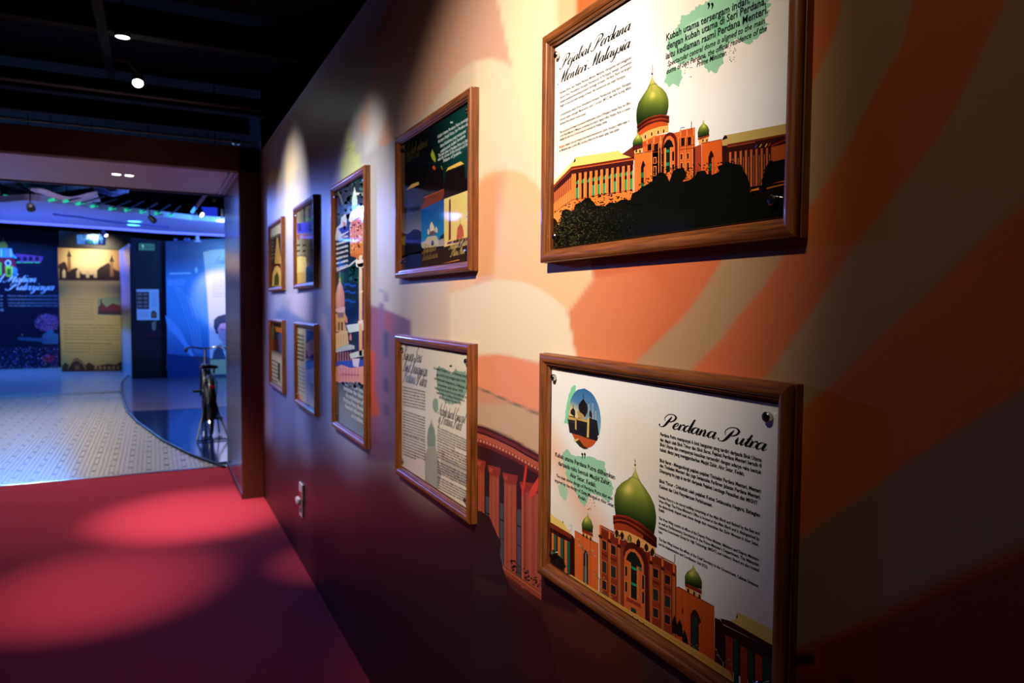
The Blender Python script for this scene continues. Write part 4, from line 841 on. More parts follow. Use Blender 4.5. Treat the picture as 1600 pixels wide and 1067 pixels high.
ik.poly([(910, 830), (926, 838), (926, 845), (910, 836)], CRM, 7); ik.poly([(909.4, 825), (926.6, 834), (926.6, 839), (909.4, 831)], (140, 46, 26), 8)
for x, y in ((911.8, 835), (917, 838), (923, 841)): ik.poly([(x-1, y+3), (x-1, y-1.2), (x, y-2.8), (x+1.2, y-1), (x+1.2, y+4)], (44, 24, 20), 9)
dome(ik, [(918.3, 800), (917.6, 806), (912, 811), (909, 818), (909.6, 826.5)], [(918.6, 800), (920, 807), (924, 813), (926.8, 822), (926, 833)], 9, .3, .45, .16, 14, 12, .1)
# middle block
ik.poly([(937, 822), (939, 820), (1053, 879), (1057, 884), (1057, 1004), (937, 940)], (150, 58, 30), 6)
ik.poly([(938, 826), (1054, 884), (1054, 896), (938, 838)], (124, 42, 24), 7)
for i, x in enumerate((936.6, 951, 966, 1016, 1034, 1051.6)):
    y = 820+(x-937)*.52; ik.poly([(x, y), (x+2.8, y+1.2), (x+2.8, y+15), (x, y+14)], (234, 116, 56), 9)
    for dx in (.1, 1.9): ik.line([(x+dx+.3, y+17), (x+dx+.3, 1000)], .9, (236, 138, 72), 8)
    ik.line([(x+1.3, y+17), (x+1.3, 1000)], .9, (90, 30, 22), 7); ik.poly([(x-1.4, y+15), (x+4.2, y+18), (x+4.2, y+22), (x-1.4, y+19)], (70, 24, 18), 10)
ik.line([(939, 822.4), (965, 836.4), (985, 847)], .6, (190, 186, 180), 9); ik.line([(1018, 863), (1052, 881)], 1.2, (190, 196, 190), 9)
for x, w2 in ((941.4, 7), (955, 8), (1020.6, 9), (1039, 9)):
    y = 843+(x-941)*.55
    for dy, h, c in ((0, 14, (30, 34, 34)), (32, 18, (36, 52, 48)), (62, 14, (30, 40, 40))):
        ik.poly([(x-1, y+dy-2), (x+w2+.6, y+dy+2), (x+w2+.6, y+dy+h+5), (x-1, y+dy+h+1)], (196, 88, 44), 8); ik.poly([(x, y+dy), (x+w2-1, y+dy+4), (x+w2-1, y+dy+h+3), (x, y+dy+h)], c, 9)
    ik.poly([(x-1, y+19), (x+w2+.6, y+24), (x+w2+.6, y+28), (x-1, y+23)], (116, 38, 26), 9)
# great arch
ik.poly([(974, 960), (974, 862), (977, 853), (982, 848), (988, 847), (998, 852), (1008, 864), (1013, 878), (1015, 975)], (84, 26, 20), 10)
ik.poly([(975, 962), (975, 872), (978, 862), (984, 857), (992, 858), (1001, 868), (1006, 880), (1008.6, 972)], (222, 106, 50), 11)
ik.poly([(978.4, 874), (981, 866), (986, 861.4), (993, 864), (999, 873), (1003, 884), (1003, 888), (995, 884), (995, 938), (986, 933), (986, 879)], (24, 34, 30), 12)
for y in (884, 909): ik.poly([(986.6, y), (995.2, y+4), (995.2, y+8), (986.6, y+4)], (34, 158, 104), 13)
ik.poly([(998, 886), (1003, 889), (1003, 893), (998, 890)], (60, 110, 70), 13)
for x, y, h in ((977, 884, 15), (977, 908, 16), (1003.6, 898, 22), (1003.6, 924, 18)): ik.poly([(x-1, y-2), (x+4.4, y+1), (x+4.4, y+h+3), (x-1, y+h)], (228, 122, 62), 12); ik.poly([(x, y), (x+3.2, y+1.6), (x+3.2, y+h+1), (x, y+h)], (30, 36, 36), 13)
for x in (985.2, 997): ik.line([(x, 880 if x < 990 else 886), (x, 936)], 1.3, (240, 142, 78), 13)
ik.poly([(979, 932), (1001, 944), (1001, 950), (979, 938)], (160, 58, 32), 13); ik.poly([(986, 948), (994, 952), (994, 962), (986, 957)], (36, 60, 50), 13)
# drum and main dome
ik.poly([(959.4, 826), (975, 826), (1000, 836), (1024, 852), (1024, 866), (1008, 858), (985, 846), (959.6, 833)], CRM, 9)
for x, y in ((963.6, 832), (972, 835.6), (983.8, 840), (997.6, 846.6), (1010, 853.8), (1019.6, 861)):
    ik.poly([(x-3, y+7), (x-3, y-1), (x, y-5.6), (x+3, y-.4), (x+3, y+9)], (252, 206, 130), 9); ik.poly([(x-1.8, y+7), (x-1.8, y-.6), (x, y-4), (x+1.8, y), (x+1.8, y+8)], (44, 26, 20) if x != 983.8 else (170, 140, 70), 10)
ik.poly([(959, 812), (975, 808), (1000, 818), (1024, 838), (1025, 854), (1000, 840), (980, 830), (959.4, 827)], (172, 64, 30), 10)
ik.poly([(1005, 822), (1024, 838), (1026, 856), (1018, 852), (1005, 842)], (56, 24, 18), 11)
DL = [(992.4, 729), (991.4, 736), (987.6, 744), (980.6, 749), (972, 754), (963.6, 763), (960.2, 775), (960, 788), (961.6, 800), (962, 805)]
DR = [(992.8, 729), (995, 738), (1000, 751), (1008, 762), (1017, 776), (1023, 790), (1025.4, 806), (1025, 818), (1023, 830), (1022, 836)]
dome(ik, DL, DR, 12, .3, .46, .13, 32, 26, .06)
ik.line([(983, 746.6), (991, 745.4), (1001, 752.4)], .8, (100, 120, 50), 13); ik.line([(992.4, 716), (992.6, 732)], .7, (200, 170, 110), 13); ik.ell(992.6, 726.2, 1.5, 1.2, (50, 34, 26), 14, 8); ik.ell(992.4, 720, .9, .9, (60, 40, 30), 14, 8)
for dy, c in ((0, (150, 48, 28)), (4, (92, 28, 20)), (8, (168, 60, 32)), (12, (84, 26, 18))):
    ik.strip([(958, 805.4+dy*.8), (966, 803.4+dy*.8), (980, 806+dy*.8), (1000, 816+dy), (1018, 830+dy), (1026.4, 840+dy)], [(958.6, 809.4+dy*.8), (966, 807+dy*.8), (980, 810+dy*.8), (1000, 820.4+dy), (1018, 834.6+dy), (1026.4, 845+dy)], 12, 1, lambda a, t, c=c: mixc(c, (40, 16, 14), max(0, t-.5)*1.6), 14)
# right block
ik.poly([(1057, 917), (1060, 916), (1116, 947), (1117, 1040), (1057, 1008)], (214, 88, 32), 7); ik.line([(1059, 916.4), (1116, 947.6)], 1.0, (80, 24, 18), 8)
for x in (1066, 1078, 1096.6): ik.line([(x, 921+(x-1066)*.55), (x, 1010)], .5, (160, 60, 28), 8)
ik.poly([(1079, 1022), (1079, 960), (1082, 954), (1086, 952), (1090, 957), (1094, 966), (1096, 972), (1092, 976), (1092, 1030)], (56, 28, 22), 8); ik.poly([(1082, 1020), (1082, 968), (1087, 962), (1090.4, 972), (1090.4, 1026)], (34, 56, 50), 9)
ik.poly([(1066.6, 948), (1068, 956), (1067.4, 960), (1066, 956)], (50, 22, 18), 9)
ik.poly([(1071, 916), (1096, 930), (1096, 937), (1071, 922)], CRM, 8); ik.poly([(1070, 909), (1096.6, 922), (1096.8, 929), (1070.6, 916)], (136, 46, 24), 9)
for x, y in ((1075.4, 922), (1084.6, 926.6), (1093, 931)): ik.poly([(x-1.4, y+3), (x-1.4, y-1.4), (x, y-3.4), (x+1.8, y-1), (x+1.8, y+5)], (44, 24, 20), 10)
dome(ik, [(1083, 882), (1082, 888), (1074, 893), (1070, 900), (1070.6, 911)], [(1083.4, 882), (1086, 889), (1092, 897), (1097, 908), (1096.6, 921)], 10, .38, .48, .16, 16, 12, .1)
ik.line([(1054.4, 866), (1054.4, 879)], 1.0, (70, 26, 22), 10)
for x, y in ((1050, 962), (1058, 966), (1066, 984)): ik.blot([(x, y+10), (x+4, y), (x+8, y+12), (x+10, y+30), (x, y+26)], (26, 20, 18), 11, .12, int(x))
ik.poly([(1117, 965), (1125, 968), (1130, 976), (1200, 1010), (1200, 1075), (1117, 1038)], (46, 18, 16), 7)
ik.poly([(1141, 970), (1151, 966), (1151.4, 957), (1156, 958), (1200, 980), (1200, 1006), (1141, 971)], YEL, 7); ik.poly([(1126, 966), (1141, 970), (1200, 1004), (1200, 1010), (1128, 974)], (64, 24, 18), 8); ik.poly([(1150, 965.6), (1151.8, 958.6), (1153, 965.6)], (34, 40, 24), 8)
for x, y in ((1134, 992), (1157, 1008), (1180, 1020)): ik.poly([(x, y), (x+11, y+6), (x+11, 1085), (x, 1078)], (170, 62, 30), 8); ik.poly([(x+12, y+4), (x+20, y+8), (x+20, 1090), (x+12, 1084)], (26, 70, 56), 8)
# wall ledge and street lamps along the foot
ik.poly([(888, 902), (893, 898), (1000, 963), (1100, 1022), (1142, 1050), (1146, 1066), (1130, 1062), (1000, 985), (892, 914)], (226, 170, 78), 14)
ik.poly([(886, 905), (892, 914), (1000, 985), (1130, 1062), (1200, 1105), (1200, 1130), (857, 900), (857, 888)], (24, 18, 18), 13)
ik.line([(893, 906.6), (1140, 1054)], .6, (150, 100, 40), 15)
for x, y in ((989, 963), (997, 968), (1006, 974), (1136.6, 1060)): ik.ell(x, y, 1.0, 1.1, (30, 22, 20), 16, 8)
for x, y0, y1, s in ((915.6, 864, 922, 1), (936.8, 905, 937, .7), (946.6, 930, 944, .6), (1083, 1010, 1034, .6), (1130, 1034, 1066, .9)):
    ik.line([(x, y0), (x, y1)], 1.4*s, (150, 150, 130), 15)
    for dx, dy in ((-13, -22), (-10, -12), (10, -4), (14, 4)):
        ik.line([(x, y0), (x+dx*.5*s, y0+dy*.45*s), (x+dx*s, y0+dy*s)], .9*s, (120, 112, 90), 15); ik.blot([(x+dx*s-3*s, y0+dy*s-2*s), (x+dx*s+2.4*s, y0+dy*s), (x+dx*s+3*s, y0+dy*s+3*s)], (206, 170, 110), 16, .1, 3, 2)
# type
script(ik, 'Perdana Putra', (1033, 665.5), (1195, 704.5), .0102, BLK, 17, 6)
para(ik, [
 ('Perdana Putra mempunyai 6 blok bangunan yang terdiri daripada Blok Utama', (1031.9, 680.5), (1190.3, 721.6)),
 ('dan diapit oleh Blok Timur dan Blok Barat. Pejabat Perdana Menteri berada di', (1031.5, 688.8), (1190.3, 730.6)),
 ('Blok Utama dan mempunyai keunikan tersendiri dengan adanya reka bentuk', (1031.5, 696.4), (1190, 741)),
 ('kubah diatas yang menggambarkan Masjid Zahir, Alor Setar, Kedah.', (1031.5, 704.4), (1163.5, 743.4)),
 ('Blok Barat - Mengandungi pejabat-pejabat Timbalan Perdana Menteri, Menteri', (1031, 721.2), (1189, 770.4)),
 ('dan Timbalan Menteri dan juga Setiausaha Parlimen Jabatan Perdana Menteri.', (1031, 729), (1188.6, 780)),
 ('Disamping itu juga ia terdiri daripada Pejabat Lembaga Penasihat dan MIGHT.', (1031, 737.4), (1185, 789.2)),
 ('Blok Timur - Diduduki oleh pejabat Ketua Setiausaha Negara, Bahagian', (1030.6, 753.4), (1188, 808)),
 ('Kabinet dan Unit Penyelarasan Perlaksanaan.', (1030.6, 762), (1113.5, 792.2))], .0056, 17, .028)
para(ik, [
 ('Perdana Putra is a six storey building comprising of the Main Block and flanked by the East and', (1029.5, 777.2), (1187, 836)),
 ('West Wings. The Prime Minister\'s Office is located at the Main Block and is distinguished by', (1029.5, 784.2), (1187, 844.8)),
 ('the distinctively shaped main dome design that resembles the Zahir Mosque in Alor Setar,', (1029.5, 791.2), (1186, 853.6)),
 ('Kedah.', (1029.5, 797.8), (1038.6, 801.4)),
 ('The West Wing consists of offices of the Deputy Prime Minister, Ministers and Deputy Ministers', (1029.5, 811), (1186, 876.8)),
 ('as well as Parliamentary Secretaries in the Prime Minister\'s Department. The Malaysian', (1029.5, 818.4), (1186, 884.8)),
 ('Industries-Government Group for High Technology (MIGHT) and Advisory Board are also located', (1029.5, 825.2), (1186, 893.4)),
 ('here.', (1029.5, 832.2), (1035.4, 834.6)),
 ('The East Wing houses the offices of the Chief Secretary to the Government, Cabinet Divisions', (1029.5, 843.6), (1185, 917.8)),
 ('and the Implementation and Coordination Unit (ICU).', (1029.5, 851), (1106, 888.4))], .0045, 17, .026)
para(ik, [('Kubah utama Perdana Putra diilhamkan', (867.8, 712.6), (961, 749)), ('daripada reka bentuk Masjid Zahir,', (872.6, 726), (953.8, 758.8)), ('Alor Setar, Kedah.', (890.9, 744.4), (931.6, 761.4))], .0088, 18, .02)
para(ik, [('The main dome design of Perdana Putra that was', (869, 744.8), (957.2, 781.4)), ('inspired by the design of Zahir Mosque in Alor Setar,', (867, 752.2), (960.3, 793)), ('Kedah.', (903.8, 778), (915.7, 783))], .0068, 18, .014, BLK, .1)
for x in (909, 912.8): ik.ell(x+1, 709.4, 1.4, 2.2, BLK, 18, 10); ik.poly([(x+2.4, 709), (x+2.2, 713), (x+.2, 717.6), (x+.8, 712)], BLK, 18)
clipbox(ik); ik.build('printed_artwork', ACR, ik.sheet)
# ---------------------------------------------------------------- second column, upper: night picture with three small views
root, ik = framed(*C2, *ZU, 'dark night picture poster with small mosque views, upper of the second column')
DG = (14, 58, 56)
ground(ik, lambda s, t: mixc((7, 10, 16), DG, max(0, min(1, (s-.42)*2.4))*max(0, min(1, (t-.28)*3))), 24, 16)
ik.blot([(690, 215), (708, 200), (728, 196), (735, 205), (728, 235), (708, 250), (692, 240)], (18, 70, 68), 1, .06, 4, 5)
ik.poly([(631, 289), (672, 300), (694, 297), (697, 330), (655, 322), (631, 324)], lambda x, y: mixc((18, 60, 130), (44, 48, 66), (x-631)/40), 2)
ik.poly([(665, 308), (693, 295), (697, 300), (690, 312), (672, 322), (655, 330)], (112, 50, 24), 3); ik.line([(662, 309), (694, 295.6)], 1, (180, 90, 50), 4)
ik.poly([(635, 297), (643, 288), (654, 284), (655, 288), (645, 293)], (206, 170, 90), 5); ik.poly([(697, 268), (700, 262), (720, 252), (725, 256), (720, 258), (700, 266)], (232, 192, 92), 5)
ik.poly([(697, 268), (726, 257), (727, 280), (733, 278), (733, 296), (694, 312), (694, 290)], (24, 16, 18), 4)
ik.poly([(673, 242), (675.6, 233), (679, 241), (681, 248), (680, 254), (675, 248)], (150, 160, 40), 5); ik.poly([(675, 262), (678, 258), (681, 263), (679, 266)], (190, 80, 30), 5); ik.poly([(688.6, 258), (691, 260), (692, 266), (690, 264)], (110, 110, 40), 5)
ik.poly([(664, 274), (673, 264), (692, 262), (694, 297), (666, 296)], (18, 12, 16), 3)
ik.strip([(628, 334), (628, 372)], [(658, 327), (658, 362)], 5, 4, lambda a, t: mixc((60, 66, 84), (130, 130, 150), t), 6)
ik.strip([(658, 327), (658, 386)], [(694, 311), (694, 384)], 8, 4, lambda a, t: mixc((14, 70, 160), (30, 140, 190), t), 6)
ik.strip([(694, 311), (694, 386)], [(735, 296), (735, 376)], 8, 4, lambda a, t: mixc((232, 214, 130), (238, 206, 110), t), 6)
ik.blot([(627, 362), (636, 366), (646, 358), (657, 360), (658, 400), (650, 418), (627, 426)], (22, 20, 24), 7, .03, 4, 6); ik.blot([(628, 372), (634, 368), (633, 384), (628, 382)], (120, 96, 40), 8, .1, 5)
ik.poly([(627, 400), (658, 392), (694, 386), (735, 374), (735, 410), (627, 428)], (52, 34, 24), 7)
ik.poly([(658, 379), (664, 377), (668, 370), (682, 368), (685, 376), (694, 372), (694, 384), (660, 388)], (190, 180, 150), 8)
ik.poly([(671.6, 362), (672, 352), (674.6, 346), (677.6, 352), (679.4, 358), (679, 366), (672, 368)], (222, 208, 176), 9); ik.poly([(668, 360), (669.4, 357), (671, 361), (671, 366), (668, 366)], (206, 196, 170), 9); ik.poly([(680, 356), (682, 353.6), (684, 358), (683.6, 364), (680, 362)], (206, 196, 170), 9)
ik.poly([(672, 362), (678, 359.6), (680, 366), (671, 369)], (110, 70, 50), 10); ik.poly([(674, 384), (674, 378), (676, 375), (678, 378), (678, 383)], (50, 60, 60), 10)
for i in range(6): ik.line([(686+i*1.6, 374-i*.4), (686+i*1.6, 383)], .6, (90, 90, 80), 10)
ik.poly([(688, 369), (694, 364), (694, 372), (686, 375)], (20, 40, 50), 9)
ik.poly([(701.6, 314), (703, 310), (704.4, 312), (704.6, 374), (701, 376)], (120, 50, 34), 9)
ik.poly([(714, 364), (715, 356), (719, 349), (722.6, 353), (724.6, 362), (725, 375), (713, 378)], (190, 92, 66), 9); ik.line([(718.8, 340), (719, 350)], .6, (120, 60, 40), 9); ik.poly([(700, 378), (733, 370), (733, 376), (698, 382)], (90, 42, 30), 9); ik.ell(729.6, 338.6, .8, 1, (60, 50, 40), 9, 6)
ik.poly([(627, 404), (640, 398), (658, 396), (658, 424), (627, 430)], (36, 44, 90), 8)
script(ik, 'Istana', (660, 396), (681, 391), .012, (150, 120, 60), 11); script(ik, 'Kehakiman', (660, 407), (684, 402), .011, (130, 100, 50), 11)
script(ik, 'Masjid Putra', (702, 390), (731, 382.6), .011, (216, 190, 110), 11); script(ik, 'Putra Mosque', (704, 401), (731, 394.6), .010, (196, 170, 100), 11)
ik.poly([(694, 411), (718, 405), (718, 406.6), (694, 412.6)], (206, 130, 60), 12)
script(ik, 'Kubah Utama', (634, 246), (667, 228), .016, (64, 58, 26), 6); script(ik, 'Perdana Putra', (632, 256), (655, 243), .014, (50, 46, 24), 6)
W_ = (196, 208, 214)
para(ik, [('Kubah Utama Perdana Putra tersergam', (684, 216), (734, 186)), ('di antara Masjid Putra, Seri Perdana dan', (684.6, 223.6), (732, 195)), ('Istana Kehakiman yang mempunyai', (688, 230.6), (728, 206.6)),
 ('rekabentuk kubah bersama', (688.6, 239), (727, 214)), ('The main dome of Perdana Putra is in line', (685, 246), (731, 221)), ('with the domes of the mosque and the', (684, 252), (732, 226.6)), ('Palace of Justice.', (693, 254), (721, 239))], .009, 6, .02, W_)
for x in (704.6, 706.6): ik.ell(x, 191.4, .9, 1.6, W_, 6, 8)
clipbox(ik); ik.build('printed_artwork', ACR, ik.sheet)
# ---------------------------------------------------------------- second column, lower: text poster
root, ik = framed(*C2, *ZL, 'white text poster titled Konsep Seni Bina, lower of the second column')
ground(ik, lambda s, t: mixc((232, 228, 230), (240, 226, 196), s*.8), 20, 12)
ik.blot([(682, 582), (686, 572), (698, 578), (705, 585), (712, 576), (716, 580), (728, 580), (732, 598), (728, 618), (716, 630), (706, 632), (696, 630), (690, 620), (683, 608)], (140, 170, 150), 1, .05, 5, 6)
ik.blot([(676, 628), (679, 621), (684, 624), (685, 640), (681, 646), (676, 638)], (140, 166, 148), 1, .06, 6, 6)
ik.poly([(667, 684), (669, 670), (673, 660), (674.2, 653), (675.4, 661), (679, 670), (681, 684), (681, 700), (684, 712), (690, 740), (684, 770), (664, 760), (664, 712), (668, 700)], (170, 176, 166), 1)
ik.poly([(667.6, 684), (669, 671), (673.4, 661), (678.6, 671), (680.4, 686), (679, 697), (668, 697)], (132, 150, 132), 2)
ik.blot([(688, 716), (690, 702), (694, 706), (696, 716), (712, 722), (731, 736), (731, 760), (690, 740)], (196, 194, 186), 1, .04, 7, 4)
script(ik, 'Konsep Seni', (629.5, 562), (658, 567), .022, (60, 58, 70), 6); script(ik, 'Bina Bangunan', (629.5, 579.5), (667, 588.5), .022, (60, 58, 70), 6); script(ik, 'Perdana', (630, 596), (648, 600.5), .022, (60, 80, 150), 6); script(ik, 'Putra', (650.5, 601), (665.5, 605), .022, (60, 58, 70), 6)
script(ik, 'Architectural Concept', (684.5, 647), (726, 662), .017, (60, 58, 66), 6); script(ik, 'of Perdana Putra', (684.5, 660), (720, 673), .017, (60, 58, 66), 6)
LOR = ['Kompleks Perdana Putra terdiri daripada beberapa', 'blok bangunan yang dihubungkan oleh ruang legar', 'dan seni bina yang menggabungkan ciri tradisi', 'serta unsur kontemporari yang anggun dan megah', 'mencerminkan budaya dan warisan negara Malaysia', 'dengan kubah utama sebagai mercu tanda kerajaan', 'The complex blends local and Islamic architecture', 'with a main dome that marks the city skyline', 'columns arches and courtyards facing the plaza', 'built in stone and tile over several storeys']
for i in range(7): text(ik, LOR[i % 10], (629.6, 605.6+i*4.6), (664.6 if i < 6 else 664.6, 613.6+i*4.6), .0062, BLK, 6, .02)
for i in range(9): text(ik, LOR[(i+3) % 10], (629.6, 642.6+i*4.3), (664.4, 654+i*4.3), .006, BLK, 6, .02)
for i in range(8): text(ik, LOR[(i+6) % 10], (629.6, 679+i*4.4), (665 if i != 7 else 650, 692+i*4.6 if i != 7 else 718), .006, BLK, 6, .02)
for i in range(6): text(ik, LOR[(i+6) % 10], (683.4, 669+i*4.0), (731 if i < 5 else 711, 690+i*4.2 if i < 5 else 702), .006, BLK, 6, .02)
for i in range(6): text(ik, LOR[(i+2) % 10], (683.4, 694+i*4.1), (731, 716+i*4.2), .006, BLK, 6, .02)
for i in range(5): text(ik, LOR[(i+1) % 10], (683.4, 722+i*4.1), (731, 745+i*4.3), .006, BLK, 6, .02)
for i in range(6): text(ik, LOR[(i+5) % 10], (683.4, 746+i*4.1), (731 if i < 5 else 700, 770+i*4.3 if i < 5 else 780), .006, BLK, 6, .02)
para(ik, [('Kompleks Perdana Putra ini dirancang dengan', (677.8, 577), (731.6, 591)), ('gaya seni bina yang menggabungkan tradisi', (682, 586.4), (727, 598)), ('tempatan pada bangunan ini, di Malaysia dan', (678.6, 592.6), (732, 609.4)), ('dirasmikan pada tahun 1999.', (684, 602.6), (724, 614)),
 ('Perdana Putra blends the local traditional and', (679.6, 608), (730, 623)), ('classical styles of building architecture and is', (682, 615), (726, 628)), ('officially opened in the year 1999.', (686, 622), (721, 633))], .0085, 7, .02)
for x in (703.4, 705.6): ik.ell(x, 572, 1.0, 1.8, BLK, 7, 8)
clipbox(ik); ik.build('printed_artwork', ACR, ik.sheet)
# ---------------------------------------------------------------- tall poster
root, ik = framed(*C3, ZL[0]+.012, ZU[1]-.02, 'tall framed poster with pink domed mosque and minaret')
ground(ik, lambda s, t: mixc((34, 66, 76), (18, 34, 62), t) if t > .5 else mixc((70, 74, 78), (16, 40, 90), (t-.2)*3.2), 10, 30)
ik.flecks([(524, 290), (567, 262), (567, 330), (524, 350)], 120, 4, lambda x, y, r: mixc((22, 50, 54), (70, 130, 120), r.random()**2), 1, 5, 1)
ik.poly([(523, 305), (532, 303), (535, 322), (523, 330)], (18, 20, 24), 2); ik.line([(528, 296), (533, 310), (535, 320)], 2, (120, 130, 110), 3)
ik.poly([(550.6, 324), (549.6, 313), (552, 302), (554, 291), (556.4, 302), (558.6, 314), (557.4, 326)], (216, 250, 232), 4); ik.poly([(549.4, 322), (558, 320), (557.4, 328), (549.8, 328)], (70, 190, 160), 5)
ik.poly([(545, 345), (547, 334), (550, 329), (558, 327), (569, 320), (569, 334), (556, 342), (548, 348)], (240, 238, 230), 4)
ik.poly([(546, 352), (550, 346), (568, 338), (569, 400), (562, 412), (556, 402), (548, 400)], (216, 118, 66), 4)
for i in range(6): ik.line([(548+i*3.6, 356-i), (548+i*3.6, 396)], 1.1, (250, 168, 96), 5)
ik.flecks([(547, 352), (566, 345), (566, 385), (548, 395)], 60, 1.8, lambda x, y, r: (120, 46, 34) if r.random() < .5 else (250, 230, 200), 6, 6, 1)
for x, y in ((548, 352), (566, 342)): ik.poly([(x-1.6, y+6), (x, y-5), (x+1.6, y+6)], (190, 240, 226), 6)
ik.poly([(522, 372), (526, 356), (532, 350), (533, 340), (540, 334), (542, 344), (541, 352), (545, 362), (524, 376)], (214, 224, 240), 4); ik.poly([(529, 358), (540, 352), (546, 360), (534, 366)], (36, 46, 160), 5); ik.poly([(536, 346), (540, 348), (540, 360), (537, 358)], (214, 130, 80), 5)
for i in range(7): 
    y = 374+i*7.6; ik.line([(525.5, y), (543.6, y-5.4)], 3.0, (222, 222, 232), 5)
    ik.flecks([(526, y-2), (543, y-7), (543, y-3), (526, y+2)], 14, .9, lambda x, y_, r: (60, 70, 80), 6, i, 1)
ik.line([(526, 423), (546, 415), (552, 410), (558, 405)], 2, (236, 230, 236), 6)
ik.flecks([(545, 418), (556, 414), (560, 440), (546, 436)], 40, 3, lambda x, y, r: mixc((16, 60, 60), (40, 130, 100), r.random()), 2, 7, 1)
for y in (445, 456, 470): ik.line([(538, y), (544, y-1.6), (550, y+2), (556, y+1)], 3, (30, 84, 190), 3)
# pink dome
def pink(a, t): return mixc(mixc((250, 214, 190), (232, 150, 150), t), (200, 110, 120), abs(a-.4)*.9)
ik.strip([(530.8, 438), (527, 448), (524.6, 460), (524.4, 476), (526, 484)], [(531.4, 438), (535, 447), (538, 458), (538.6, 474), (537, 484)], 14, 8, pink, 7)
ik.ell(531, 436.6, 1.4, 3, (250, 200, 130), 8, 8); ik.line([(531, 424), (531, 436)], .8, (200, 170, 120), 8)
ik.poly([(523, 482), (539, 479), (539, 487), (532, 490), (523, 487)], (236, 190, 200), 8)
ik.poly([(524, 490), (539, 488), (541, 497), (538, 502), (541, 514), (540, 520), (525, 518), (526, 504), (523, 498)], (226, 178, 120), 7); ik.poly([(527, 489), (537, 488), (537, 496), (528, 497)], (150, 120, 130), 8)
for x in (528, 533): ik.poly([(x, 503), (x+3, 503), (x+3, 516), (x, 516)], (120, 84, 60), 9)
ik.poly([(522, 520), (543, 516), (545, 538), (523, 544)], (236, 200, 150), 8)
for i in range(5): ik.line([(525+i*4, 524-i*.6), (525+i*4, 538)], .7, (190, 150, 110), 9)
for x, y in ((525, 503), (541, 497), (547.6, 524)): ik.poly([(x-2, y+6), (x-1.4, y), (x, y-4), (x+1.6, y), (x+2, y+8)], (236, 150, 150), 9)
ik.poly([(522, 544), (546, 538), (554, 540), (554, 545), (522, 550)], (196, 206, 216), 9)
ik.poly([(541, 508), (568, 504), (568, 516), (545, 520)], (222, 236, 246), 6)
ik.strip([(561, 400), (561, 556)], [(566, 398), (566, 556)], 12, 2, lambda a, t: mixc((255, 236, 210), (236, 170, 130), t), 8)
for x, y, w2, h in ((555, 405, 14, 12), (560, 454, 8, 3), (559, 500, 9, 6), (558, 410, 12, 8)): ik.poly([(x, y+2), (x+w2, y), (x+w2-2, y+h), (x+2, y+h)], (255, 240, 226), 9)
ik.poly([(523, 550), (550, 546), (568, 552), (568, 575), (523, 568)], (58, 44, 76), 5)
for i in range(6): ik.line([(528+i*4, 550), (528+i*4, 566)], 1.6, (200, 130, 110), 6)
ik.poly([(546, 553), (568, 546), (568, 556), (548, 560)], (220, 228, 230), 8); ik.poly([(550, 560), (562, 560), (560, 574), (552, 572)], (230, 214, 226), 8)
ik.poly([(523, 564), (568, 562), (568, 574), (523, 575)], (54, 70, 170), 7)
ik.poly([(522, 572), (534, 570), (548, 575), (568, 572), (568, 602), (560, 600), (548, 597), (536, 600), (522, 594)], (240, 160, 130), 8)
for i in range(8): ik.line([(527+i*4.6, 574+i*.3), (527+i*4.6, 592)], 1.0, (200, 120, 150), 9)
ik.line([(532, 585), (562, 586)], 3, (220, 130, 130), 9)
ik.flecks([(534, 596), (568, 600), (568, 607), (534, 602)], 30, 3, lambda x, y, r: (100, 106, 120), 9, 8, 1)
ik.poly([(522, 600), (536, 602), (568, 612), (568, 690), (526, 662), (522, 655)], (86, 90, 92), 4)
for i, (x0, y0, x1, y1, t_) in enumerate(((537, 600, 567.5, 614, 'Gabungan seni bina'), (537, 608, 567.5, 623, 'tempatan dan Islam'), (540, 619, 567.5, 633, 'the architecture of'), (537, 626, 567.5, 643, 'Perdana Putra shows'), (539, 636, 567.5, 652, 'classical influence'), (549, 651, 567.5, 662, 'and tradition.'))):
    text(ik, t_, (x0, y0), (x1, y1), .017, (206, 208, 206), 6, .03)
clipbox(ik); ik.build('printed_artwork', ACR, ik.sheet)
# ---------------------------------------------------------------- the four small far posters
root, ik = framed(*C4, *ZU, 'framed poster of small pictures and a yellow building, upper right of the far four', c=(96, 46, 34)) if False else framed(*C4, *ZU, 'framed poster with blue band and yellow building, above the text poster by the tall one')
ground(ik, lambda s, t: mixc((120, 118, 96), (190, 186, 160), .5+.5*math.sin(s*5+t*3)), 8, 10)
ik.poly([(464, 349), (490, 346), (490, 363), (464, 365)], (70, 70, 236), 2); ik.poly([(466, 350), (470, 349), (470, 360), (466, 361)], (30, 30, 130), 3); ik.poly([(482, 352), (489, 350), (489, 362), (482, 362)], (36, 40, 120), 3)
for x in (467, 476, 485): ik.poly([(x-3, 366), (x+3, 365), (x+1.6, 373), (x, 376), (x-2, 374)], (170, 96, 50), 3)
for x in (475, 483): ik.poly([(x-1, 326), (x+2, 324), (x+2, 346), (x-1, 348)], (60, 64, 50), 2)
for y in (382, 391): 
    for x in (464, 473, 482): ik.poly([(x, y), (x+5, y-1), (x+5, y+2), (x, y+3)], (70, 74, 64), 3)
for i in range(5): ik.line([(464, 400+i*3), (489, 397+i*3)], .8, (90, 92, 86), 3)
ik.poly([(464, 402), (470, 400), (478, 402), (479, 416), (477, 442), (464, 443)], (252, 236, 150), 4); ik.poly([(464, 426), (477, 424), (477, 442), (464, 443)], (236, 196, 110), 5); ik.poly([(478, 418), (489, 412), (489, 440), (478, 441)], (50, 90, 130), 4)
clipbox(ik); ik.build('printed_artwork', ACR, ik.sheet)
